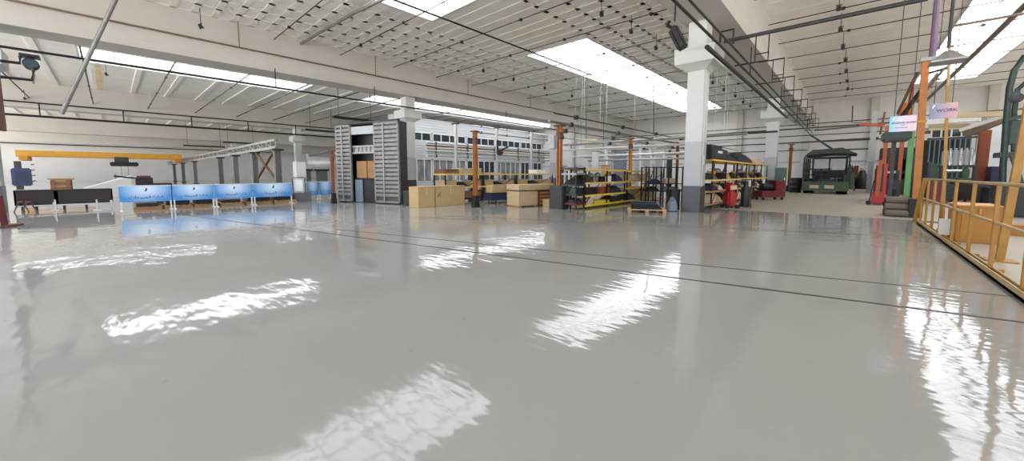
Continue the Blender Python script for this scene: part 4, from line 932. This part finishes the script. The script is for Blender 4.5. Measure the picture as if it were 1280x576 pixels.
# behind the truck
for i, (px, D, col, wd) in enumerate(((1006, 36, 'orange', 6), (1018, 37, 'pale_metal', 5), (1034, 38, 'white_paint', 9), (1047, 38, 'grey_blue', 7), (1070, 40, 'dark_red', 6))):
    stand(px - wd / 2, px + wd / 2, 203 + i, D, 'steel_cabinet', '%s cabinet against the far wall behind the truck' % {'orange': 'orange', 'pale_metal': 'pale', 'white_paint': 'white', 'grey_blue': 'grey-blue', 'dark_red': 'dark red'}[col], col, door=col)
for i, (a, b) in enumerate((((1012, 168), (1040, 186)), ((1018, 163), (1090, 156)), ((1000, 178), (1098, 172)), ((1016, 188), (1085, 186)))):
    build('roof_strut', MB().bar(P(*a, D=36), P(*b, D=37), .1), 'dark_steel', label='dark strut in the tangle above the truck, %s from the top' % ORD[[1, 0, 2, 3][i]], cat='strut', group='struts above the truck')
for i, px in enumerate((1069, 1089)):
    A = P(px, 180, Y=38); 
A = P(1089, 200, Y=33); build('column', MB().box(A.x - .13, A.x + .13, 32.85, 33.15, 0, P(1089, 140, Y=33).z), 'pale_grey', kind='structure', label='pale far column left of the red crane mast')
A = P(1010, 200, Y=40)
# ------------------------------------------------------------------ right-hand side machines
def pole(px, py, top, w, m, name, lab, z0=0, foot=None, grp=None, lean=None):
    A = P(px, py, Z=0); d = math.hypot(*A.xy); Tp = P(lean if lean else px, top, D=d)
    o = thing(name, lab, 'post', A, grp)
    build('shaft', MB().bar(A + Vector((0, 0, z0)), Tp if lean else Vector((A.x, A.y, Tp.z)), w), m, o)
    if foot: build('foot', MB().box(A.x - foot[0], A.x + foot[0], A.y - foot[0], A.y + foot[0], 0, foot[1]), foot[2], o, bev=.01)
    return A, Tp, o
A, Tp, o = pole(1143, 272, 76, .14, 'orange', 'jib_column', 'tall thick orange column of the jib crane', foot=(.13, .52, 'black_steel'), lean=1157)
build('head_bracket', MB().box(Tp.x - .1, Tp.x + .25, Tp.y - .1, Tp.y + .1, Tp.z - .02, Tp.z + .07), 'galvanised', o)
build('splice_plate', MB().cb(((A + Tp) / 2 + Vector((0, 0, .5))), (.17, .17, .06)), 'ochre', o)
A0 = A.copy(); dA = math.hypot(*A.xy)
# struts around the column head
for i, (a, b, m, wd) in enumerate((((1147, 90), (1122, 142), 'rust', .05), ((1152, 112), (1118, 158), 'dark_brown', .07), ((1180, 86), (1146, 128), 'brown_pipe', .04), ((1141, 104), (1133, 148), 'red_brown', .05), ((1172, 92), (1158, 110), 'galvanised', .05), ((1186, 84), (1160, 92), 'dark_steel', .05))):
    build('jib_strut', MB().bar(P(*a, D=dA + .3 + .15 * i), P(*b, D=dA + .9 + .15 * i), wd), m, label='%s slanting strut round the tall orange jib column, %s from its top' % ({'rust': 'rusty', 'dark_brown': 'dark brown', 'brown_pipe': 'brown', 'red_brown': 'red-brown', 'galvanised': 'light grey', 'dark_steel': 'thin dark'}[m], ORD[i]), cat='strut', group='struts of the jib crane')
a = P(1129, 152, D=dA + 1.6); k = MB(Matrix.Translation(a + Vector((0, 0, .25)))).prism([(-.2, -.35), (.16, -.35), (.2, .3), (-.08, .3)], -.12, .12, 'Y')
build('gear_housing', k, 'orange', label='orange wedge-shaped housing above the nearer sign', cat='housing', bev=.02)
# shade lamp
a = P(1184, 76, D=9.0); w = .17
o = thing('shade_lamp', 'grey pyramid-shaped hood under the right-hand skylight', 'lamp', a)
k = MB(); lo = k.pts([(a.x - w, a.y - w, a.z), (a.x + w, a.y - w, a.z), (a.x + w, a.y + w, a.z), (a.x - w, a.y + w, a.z)]); tp = k.pts([(a.x - .04, a.y - .04, a.z + .15), (a.x + .04, a.y - .04, a.z + .15), (a.x + .04, a.y + .04, a.z + .15), (a.x - .04, a.y + .04, a.z + .15)])
for j in range(4): k.face([lo[j], lo[(j + 1) % 4], tp[(j + 1) % 4], tp[j]])
k.face(tp); k.face(lo[::-1]); build('hood', k, 'grey_steel', o)
build('stem', MB().tube([a + Vector((0, 0, .2)), (a.x, a.y, ZC)], .02, 6), 'dark_steel', o)
build('rim', MB().box(a.x - w - .02, a.x + w + .02, a.y - w - .02, a.y + w + .02, a.z - .03, a.z), 'galvanised', o)
# green and orange-red posts, red arm, red jack
pole(1131.5, 257, 160, .15, 'post_green', 'machine_post', 'light green post behind the tall orange column', foot=(.16, .06, 'dark_steel'))
pole(1101, 250.5, 158, .13, 'orange_red', 'machine_post', 'orange-red post carrying the red arm', foot=(.16, .06, 'dark_steel'))
pole(1111, 250, 163, .15, 'red_brown', 'machine_post', 'red-brown post second from the red arm', foot=(.16, .06, 'dark_steel'))
pole(1121, 251, 172, .13, 'orange_red', 'machine_post', 'orange-red post just left of the light green post')
A = P(1101, 250.5, Z=0); d3 = math.hypot(*A.xy); a, b = P(1074.5, 155, D=d3), P(1106, 157, D=d3)
o = thing('red_arm', 'horizontal red arm with a thin upright rod at its tip', 'arm', a)
build('beam', MB().bar(a, b, .14), 'orange_red', o); build('rod', MB().tube([P(1066, 132, D=d3), P(1065, 153, D=d3), P(1076, 154, D=d3)], .02, 6), 'black_steel', o)
build('strut', MB().bar(P(1106, 140, D=d3), P(1100, 168, D=d3), .07), 'rust', o)
a, b = P(1085, 256, Z=0), P(1105, 256, Z=0); T, w = FT(a, b); d4 = math.hypot(*a.xy)
o = thing('hydraulic_jack', 'red floor crane with a slanting mast and small wheels', 'crane', a)
build('base', MB(T).box(.08, w, 0, .45, .07, .5), 'red', o, bev=.03)
build('base_frame', MB(T).box(-.02, w + .05, -.02, .02, .04, .09).box(-.02, w + .05, .43, .47, .04, .09), 'dark_red', o)
build('mast', MB().bar(P(1096, 246, D=d4), P(1101, 200, D=d4), .12), 'orange_red', o)
build('mast', MB().bar(P(1104, 244, D=d4 + .3), P(1108, 205, D=d4 + .3), .1), 'red', o)
build('push_handle', MB().tube([T @ Vector((.02, .1, .1)), T @ Vector((.12, .1, .95))], .018, 6), 'black_steel', o)
for x in (.0, w): wheel(o, T @ Vector((x, .0, .07)), .07, .05); wheel(o, T @ Vector((x, .45, .07)), .07, .05)
# stack of rollers
a, b = P(1105, 270.5, Z=0), P(1137, 271.5, Z=0); T, w = FT(a, b)
nn = 0
for row, cnt in enumerate((4, 3, 2)):
    for q in range(cnt):
        r = .1; y = .12 + row * .1 + q * .21; z = r + row * .175
        nn += 1; sh = .03 * R.random()
        o = thing('roller', 'grimy roller stacked by the black column foot, %s row, %s from the front' % (('bottom', 'middle', 'top')[row], ORD[q]), 'roller', T @ Vector((0, y, 0)), 'stacked rollers')
        build('barrel', MB(T).tube([(sh, y, z), (w - .04 + sh, y, z)], r * .98, 14), 'roller_grey', o, smooth=True)
        build('end_ring', MB(T).tube([(sh - .012, y, z), (sh + .03, y, z)], r * .7, 12), 'dark_steel', o)
# dark machines behind
def lathe_machine(px0, px1, d, yt, m, lab, name='lathe'):
    a, b = P(px0, 235, D=d), P(px1, 235, D=d); a.z = b.z = 0
    T, w = FT(a, b); z1 = P((px0 + px1) / 2, yt, D=d).z
    o = thing(name, lab, 'machine', a)
    build('bed', MB(T).box(0, w, .05, .7, z1 * .35, z1 * .6), m, o, bev=.02)
    for x in (.02, w - w * .22): build('pedestal', MB(T).box(x, x + w * .2, .1, .65, 0, z1 * .35), m, o, bev=.02)
    build('headstock', MB(T).box(0, w * .32, .05, .65, z1 * .6, z1), m, o, bev=.03)
    build('tailstock', MB(T).box(w * .76, w * .92, .15, .55, z1 * .6, z1 * .85), m, o, bev=.03)
    build('spindle', MB(T).tube([(w * .3, .35, z1 * .78), (w * .78, .35, z1 * .78)], z1 * .05, 12), 'silver', o, smooth=True)
    build('hand_wheel', MB(T).lathe((w * .6, .0, z1 * .5), [(z1 * .1, 0), (z1 * .1, .02)], 14, 'Y'), 'dark_steel', o)
lathe_machine(1098, 1126, 21.5, 205, 'truck_dark', 'dark lathe hidden among the orange-red posts')
lathe_machine(1160, 1216, 26.5, 204, 'machine_green', 'green machine bed behind the railing poles')
for i, (p0, p1_, D_, y0_, y1_, m_, lb) in enumerate(((1104, 1141, 16, 164, 176, 'press_green', 'dark green hood slung under the nearer sign'), )):
    a, b = P(p0, y0_, D=D_), P(p1_, y0_, D=D_); T, w = FT(a, b); z0 = P(p0, y1_, D=D_).z
    o = thing('machine_hood', lb, 'hood', (a.x, a.y, 0))
    build('hood', MB(T).box(0, w, 0, 1.0, z0, a.z), m_, o, bev=.05)
    build('strut', MB(T).box(w * .45, w * .45 + .08, .9, .98, 0, z0), 'dark_steel', o)
for i, (p0, p1_, D_, top, m_, lb) in enumerate(((1114, 1126, 25, 218, 'black_steel', 'black machine block between the red-brown and green posts'), (1093, 1099, 23, 210, 'dark_red', 'dark red cabinet behind the red floor crane'), (1136, 1142, 25, 196, 'truck_dark', 'dark cabinet between green post and orange column'), (1158, 1165, 24, 206, 'dark_steel', 'dark upright cabinet just right of the orange column'))):
    a, b = P(p0, 230, D=D_), P(p1_, 230, D=D_); T, w = FT(a, b); z1 = P(p0, top, D=D_).z
    o = thing('machine_cabinet', lb, 'cabinet', (a.x, a.y, 0)); build('body', MB(T).box(0, w, 0, .8, 0.05, z1), m_, o, bev=.03)
    build('door', MB(T).box(.05, w - .05, -.02, 0, .2, z1 - .1), m_, o); build('plinth', MB(T).box(.03, w - .03, .05, .75, 0, .05), 'black_steel', o)
    build('vent_hood', MB(T).box(w * .2, w * .8, .2, .6, z1, z1 + .12), 'dark_steel', o)
a, b = P(1098, 225, D=31), P(1142, 225, D=31); T, w = FT(a, b); z1 = P(1120, 184, D=31).z
o = thing('milling_machine', 'big dark machine frame looming behind the coloured posts', 'machine', (a.x, a.y, 0))
build('base', MB(T).box(0, w, 0, 1.2, 0, .9), 'truck_dark', o, bev=.05)
for x in (0, w * .42, w - .5): build('upright', MB(T).box(x, x + .5, .5, 1.2, .9, z1), 'dark_brown', o, bev=.03)
build('crosshead', MB(T).box(0, w, .4, 1.3, z1 - .7, z1), 'black_steel', o, bev=.04)
build('spindle_head', MB(T).box(w * .2, w * .38, .1, .7, 1.6, 2.6), 'dark_steel', o, bev=.05)
build('work_table', MB(T).box(.1, w - .1, -.1, 1.1, 1.2, 1.35), 'dark_steel', o)
build('guard_mesh', MB(T).box(w * .5, w - .5, .6, .64, 1.35, z1 - .7), 'rust', o)
# cabin with strip of windows
a, b = P(1160, 200, D=29), P(1224, 200, D=29); T, w = FT(a, b); za, zz2 = P(1190, 170.5, D=29).z, P(1190, 162.5, D=29).z
o = thing('bus_frame', 'bare bus body frame with a strip of dark windows and blue-grey ribs', 'vehicle', (a.x, a.y, 0))
build('roof', MB(T).box(-.1, w + .1, 0, 2.2, zz2 + .03, zz2 + .15), 'beige', o, bev=.03)
for q in range(5): build('window_frame', MB(T).box(w * q / 5, w * q / 5 + .06, -.02, .03, za - .03, zz2 + .04), 'white_paint', o)
for q in range(5): build('window_pane', MB(T).box(w * q / 5 + .06, w * (q + 1) / 5, 0, .02, za, zz2), 'dark_glass', o)
build('beam', MB(T).box(-.1, w + .1, -.03, .05, za - .12, za - .03), 'dark_steel', o)
for q in range(10): build('rib', MB(T).box(w * q / 10, w * q / 10 + .04, 0, .04, .9, za - .1), 'grey_blue', o)
for z in (1.5, 2.1): build('rail', MB(T).box(0, w, .02, .05, z, z + .04), 'dark_steel', o)
build('side_panel', MB(T).box(0, w, -.02, .02, .5, .95), 'machine_green', o)
build('far_side_panel', MB(T).box(0, w, 2.15, 2.2, .5, za), 'truck_dark', o)
build('floor_frame', MB(T).box(0, w, 0, 2.2, .4, .5), 'black_steel', o)
for x in (.5, w - .5): build('wheel', MB(T).lathe((x, .05, .4), [(.2, 0), (.4, .02), (.4, .25), (.2, .27)], 16, 'Y'), 'rubber', o)
for q in range(6):
    c = T @ Vector((w * (.06 + .09 * q), -3.8, 1.55)); build('gas_cylinder', MB().lathe(c, [(.08, 0), (.1, .02), (.1, .6), (.04, .7), (.04, .76)], 12), 'silver' if q % 2 else 'pale_grey', label='%s cylinder on the bracket before the bus frame, %s from the orange column' % ('shiny' if q % 2 else 'pale', ORD[q]), cat='cylinder', group='cylinders before the bus frame', smooth=True)
sh = thing('bracket_shelf', 'dark shelf stand carrying the small cylinders', 'shelf', T @ Vector((0, -4, 0)))
build('board', MB(T).box(-.05, w * .6, -4.0, -3.6, 1.5, 1.55), 'dark_steel', sh)
for x in (0, w * .56): 
    for y in (-4.0, -3.64): build('leg', MB(T).box(x, x + .06, y, y + .04, 0, 1.5), 'dark_steel', sh)
# red-brown post, tiled column, dark frame press
A = P(1223, 236, D=27); B_ = P(1232, 163, D=27)
build('leaning_post', MB().bar((A.x, A.y, 0), B_, .32), 'red_brown', label='red-brown leaning post beside the white tiled column', cat='post')
a, b = P(1234, 200, D=33), P(1251, 200, D=33); T, w = FT(a, b); z1 = P(1243, 152, D=33).z
build('column', MB(T).box(0, w, 0, .6, 0, z1), 'column_tile', kind='structure', label='white tiled column between red-brown post and green press')
for i, (a, b, wd, m) in enumerate((((1196, 144), (1282, 141), .16, 'beige'), ((1200, 163), (1262, 143), .1, 'tarp_white'), ((1206, 168), (1282, 138), .2, 'brown_pipe'), ((1160, 152), (1225, 147), .22, 'tarp_white'), ((1162, 158), (1212, 157), .14, 'beige'))):
    build('roof_beam', MB().bar(P(*a, D=24.5 + .4 * i), P(*b, D=24 + .4 * i), wd * 1.3), m, label='%s beam over the bus frame, %s one' % ({'beige': 'beige', 'tarp_white': 'white', 'brown_pipe': 'brown'}[m], ('upper', 'upper slanting', 'lower slanting', 'thick level', 'lower level')[i]), cat='beam', group='beams over the bus frame', kind='thing')
# green press: curved arm, deck, legs
D5 = 22
o = thing('hydraulic_press', 'dark green arched press frame at the right edge', 'press', P(1262, 240, D=D5))
build('column_arm', MB().tube([P(1252, 262, D=D5), P(1254, 205, D=D5), P(1258, 150, D=D5), P(1262, 110, D=D5), P(1268, 88, D=D5), P(1281, 70, D=D5), P(1300, 62, D=D5)], .085, 10), 'press_green', o, smooth=True)
build('inner_arm', MB().tube([P(1267, 200, D=D5 + .1), P(1268, 140, D=D5 + .1), P(1272, 112, D=D5 + .1), P(1290, 96, D=D5 + .1)], .07, 8), 'press_green', o, smooth=True)
build('cross_link', MB().bar(P(1262, 120, D=D5), P(1274, 114, D=D5), .12), 'press_green', o)
build('cross_link', MB().bar(P(1259, 150, D=D5), P(1300, 140, D=D5), .12), 'press_green', o)
build('pulley', MB(Matrix.Translation(P(1271, 122, D=D5 - .1))).lathe((0, 0, 0), [(.08, 0), (.17, .04), (.14, .08), (.17, .12), (.08, .16)], 18, 'Y'), 'dark_steel', o, smooth=True)
a, b = P(1261, 170, D=D5), P(1300, 170, D=D5); T, w = FT(a, b); build('ram_housing', MB(T).box(0, 1.5, 0, .8, P(1265, 180, D=D5).z, P(1265, 150, D=D5).z), 'press_green', o, bev=.03)
build('table', MB(T).box(-.15, 1.6, -.05, .9, P(1262, 192, D=D5).z - .12, P(1262, 190, D=D5).z), 'press_green', o)
build('brace', MB().bar(P(1266, 192, D=D5), P(1276, 232, D=D5), .14), 'press_green', o)
build('base', MB(T).box(-.3, 1.6, -.1, 1.0, 0, .7), 'black_steel', o, bev=.03)
a, b = P(1236, 240, D=26), P(1250, 240, D=26); T, w = FT(a, b); build('machine_block', MB(T).box(0, w, 0, .8, 0, P(1240, 208, D=26).z), 'navy', label='dark navy block at the foot of the tiled column', cat='machine', bev=.02)
a, b = P(1246, 250, D=17), P(1290, 250, D=17); T, w = FT(a, b); build('motor_block', MB(T).box(0, w, 0, .8, 0, P(1260, 228, D=17).z), 'black_plastic', label='black motor block behind the railing at the right edge', cat='machine', bev=.04)
for i, (px, D, m) in enumerate(((1170, 22, 'dark_red'), (1188, 24, 'dark_steel'), (1207, 25, 'dark_brown'), (1228, 23, 'dark_steel'))):
    a, b = P(px - 8, 235, D=D), P(px + 8, 235, D=D); T, w = FT(a, b); z1 = P(px, 228 + i % 2 * 3, D=D).z
    o = thing('parts_crate', '%s crate beyond the railing before the green machinery, %s from the orange column' % ({'dark_red': 'dark red', 'dark_steel': 'dark grey', 'dark_brown': 'dark brown'}[m], ORD[i]), 'crate', a, 'low crates behind the railing')
    build('body', MB(T).box(0, w, 0, .7, .06, z1), m, o, bev=.02)
    for x in (.02, w - .1): build('skid', MB(T).box(x, x + .08, 0, .7, 0, .06), 'wood', o)
# signs
def sign(px0, px1, y0_, y1_, D, m, lab, lines, big):
    a, b = P(px0, (y0_ + y1_) / 2, D=D), P(px1, (y0_ + y1_) / 2, D=D); T, w = FT(a, b)
    z0, z1 = P((px0 + px1) / 2, y1_, D=D).z, P((px0 + px1) / 2, y0_, D=D).z
    o = thing('hanging_sign', lab, 'sign', a, 'hanging signs')
    build('board', MB(T).box(0, w, 0, .02, z0, z1), m, o)
    F = T @ Matrix(((1, 0, 0, 0), (0, 0, -1, -.004), (0, 1, 0, 0), (0, 0, 0, 1)))
    for s_, u, v, sz, mm in lines: text_part('lettering', s_, sz * (z1 - z0), F @ Matrix.Translation((w * u, z0 + (z1 - z0) * v, 0)), mm, o, .001)
    build('logo', MB(T).prism([(w * .08, z1 - .3 * (z1 - z0)), (w * .12, z1 - .32 * (z1 - z0)), (w * .2, z1 - .08 * (z1 - z0)), (w * .13, z1 - .1 * (z1 - z0))], -.006, -.001, 'Y'), 'tarp_white' if big else 'silver', o)
    for x in (.05, w - .07): build('hanger', MB(T).tube([(x, .01, z1), (x, .01, ZC)], .006, 5), 'dark_steel', o)
sign(1112, 1146, 144.5, 164, 8.8, 'sign_print', 'pale pink and blue sign hanging left of the tall orange column', [('ENGINE SHOP', .52, .55, .17, 'ink'), ('بب' if False else 'dept.', .5, .42, .1, 'ink_red'), ('maintenance', .45, .25, .11, 'ink')], 0)
sign(1162, 1197, 128.5, 147.5, 10.5, 'sign_print_dim', 'dimmer mauve sign hanging right of the tall orange column', [('WORK', .62, .5, .3, 'ink')], 1)
# ------------------------------------------------------------------ railing and what stands behind it
XR_ = P(1237, 342, Z=0).x
zt_ = 1.08; zm_ = .62; yA, yB = .9, P(1150, 277.5, X=XR_).y
o = thing('guard_railing', 'yellow steel guard railing along the right side of the grey floor', 'railing', (XR_, yA, 0))
build('top_rail', MB().tube([(XR_, yA, zt_), (XR_, yB, zt_)], .02, 10), 'rail_cream', o, smooth=True)
build('mid_rail', MB().tube([(XR_, yA, zm_), (XR_, yB, zm_)], .019, 10), 'rail_cream', o, smooth=True)
build('base_channel', MB().box(XR_ - .05, XR_ + .02, yA, yB + .1, .0, .035).box(XR_ - .05, XR_ - .035, yA, yB + .1, 0, .09).box(XR_ + .005, XR_ + .02, yA, yB + .1, 0, .09), 'rail_cream', o)
for px, py in ((1277, 379), (1237, 342), (1209, 323), (1188.5, 306), (1173, 296.5), (1164, 288), (1156, 283), (1150, 278.5)):
    y = P(px, py, X=XR_).y
    build('post', MB().box(XR_ - .022, XR_ + .018, y - .016, y + .016, .03, zt_ + .01), 'rail_yellow', o, bev=.006)
    build('base_plate', MB().box(XR_ - .04, XR_ + .12, y - .07, y + .07, .0, .02).box(XR_ + .03, XR_ + .1, y - .04, y - .03, .02, .07), 'rail_yellow', o)
for y in (2.2, 3.6): build('post', MB().box(XR_ - .022, XR_ + .018, y - .016, y + .016, .03, zt_ + .01), 'rail_yellow', o, bev=.006)
build('end_brace', MB().bar((XR_, yB, zt_), (XR_ - .05, yB + .55, .02), .05), 'rail_yellow', o)
build('end_brace', MB().bar((XR_, yB - .35, zt_), (XR_ - .05, yB + .25, .02), .04), 'rail_yellow', o)
build('trim_40', MB().box(XR_ + .02, XE, -2, P(1150, 277.5, X=XR_).y, 0, .03), 'concrete', kind='structure', label='slightly raised grey slab behind the railing')
# yellow gallows pole and pipe
A = P(1178, 288, X=XR_ + .15); TP = P(1188, 33, D=math.hypot(A.x, A.y)); zt9 = TP.z; MP = P(1185, 108, D=math.hypot(A.x, A.y))
o = thing('gallows_pole', 'tall slim yellow pole rising from the railing to a brown crossbar', 'pole', (A.x, A.y, 0))
build('pole', MB().bar((A.x, A.y, .03), MP, .045), 'rail_yellow', o)
build('upper_pole', MB().tube([MP, TP], .022, 8), 'rail_cream', o)
build('crossbar', MB().tube([TP, (TP.x + 5, TP.y, zt9)], .025, 8), 'brown_pipe', o)
build('foot_plate', MB().box(A.x - .12, A.x + .12, A.y - .12, A.y + .12, .03, .05), 'rail_yellow', o)
A = P(1249, 326, Z=0.03); Tp = P(1283, 150, D=math.hypot(*A.xy))
o = thing('yellow_column', 'thick yellow post leaning behind the nearest railing post', 'post', A)
build('shaft', MB().bar(A, A + (Tp - A) * 1.6, .075), 'rail_yellow', o); build('foot_plate', MB().box(A.x - .14, A.x + .14, A.y - .14, A.y + .14, .03, .05), 'rail_yellow', o)
# yellow box
a, b = P(1193, 302, Z=0.03), P(1249, 303, Z=.03); b = P(1250, 300, Z=.03); T, w = FT(a, b); z1 = P(1220, 258.5, D=math.hypot(*a.xy)).z
o = thing('tool_chest', 'big yellow metal chest standing behind the railing', 'chest', a)
build('body', MB(T).box(0, w, 0, .8, .03, z1), 'box_yellow', o, bev=.012); build('lid', MB(T).box(-.012, w + .012, -.012, .81, z1, z1 + .025), 'ochre', o, bev=.006)
build('front_panel', MB(T).box(.05, w - .05, -.012, 0, .09, z1 - .06), 'box_yellow', o)
build('latch', MB(T).box(w * .48, w * .54, -.03, -.012, z1 - .12, z1 - .03), 'ochre', o)
a = P(1189, 284, D=math.hypot(*a.xy) + .5); build('dial_plate', MB().cb((a.x - .05, a.y, a.z), (.2, .05, .3)), 'tarp_white', label='small white plate with dark marks left of the yellow chest', cat='plate')
a, b = P(1258, 294, Z=0.03), P(1275, 293, Z=.03); T, w = FT(a, b); build('yellow_drawer_unit', MB(T).box(0, .5, 0, .4, .03, P(1265, 281, D=math.hypot(*a.xy)).z), 'box_yellow', label='low yellow case between the leaning post and the frame edge', cat='case', bev=.01)
# ------------------------------------------------------------------ camera, light, view
cam = bpy.data.cameras.new('camera'); co = bpy.data.objects.new('camera', cam); C.objects.link(co)
cam.sensor_width = 36; cam.sensor_fit = 'HORIZONTAL'; cam.lens = FPX / 1280 * 36
cam.shift_y = -(288 - CY) / 1280; cam.clip_end = 400
co.location = CAM; co.rotation_euler = (math.pi / 2 - TH, 0, PSI)
bpy.context.scene.camera = co
w = bpy.data.worlds.new('daylight'); bpy.context.scene.world = w; w.use_nodes = True
nt = w.node_tree; bg = nt.nodes['Background']
tcw = nt.nodes.new('ShaderNodeTexCoord'); sx = nt.nodes.new('ShaderNodeSeparateXYZ'); rw = nt.nodes.new('ShaderNodeValToRGB')
nt.links.new(tcw.outputs['Generated'], sx.inputs[0]); mw = nt.nodes.new('ShaderNodeMath'); mw.operation = 'MULTIPLY_ADD'; mw.inputs[1].default_value = .5; mw.inputs[2].default_value = .5
nt.links.new(sx.outputs['Z'], mw.inputs[0]); nt.links.new(mw.outputs[0], rw.inputs['Fac'])
rw.color_ramp.elements[0].position = .49; rw.color_ramp.elements[0].color = (1.0, .93, .84, 1)     # bright lower half, added to light the ceiling from below
rw.color_ramp.elements[1].position = .51; rw.color_ramp.elements[1].color = (.28, .3, .33, 1)       # sky
nt.links.new(rw.outputs[0], bg.inputs[0]); bg.inputs[1].default_value = WORLD
v = bpy.context.scene.view_settings; v.view_transform = 'Standard'; v.look = 'None'; v.exposure = EXPO; v.gamma = 1; v.use_curve_mapping = False
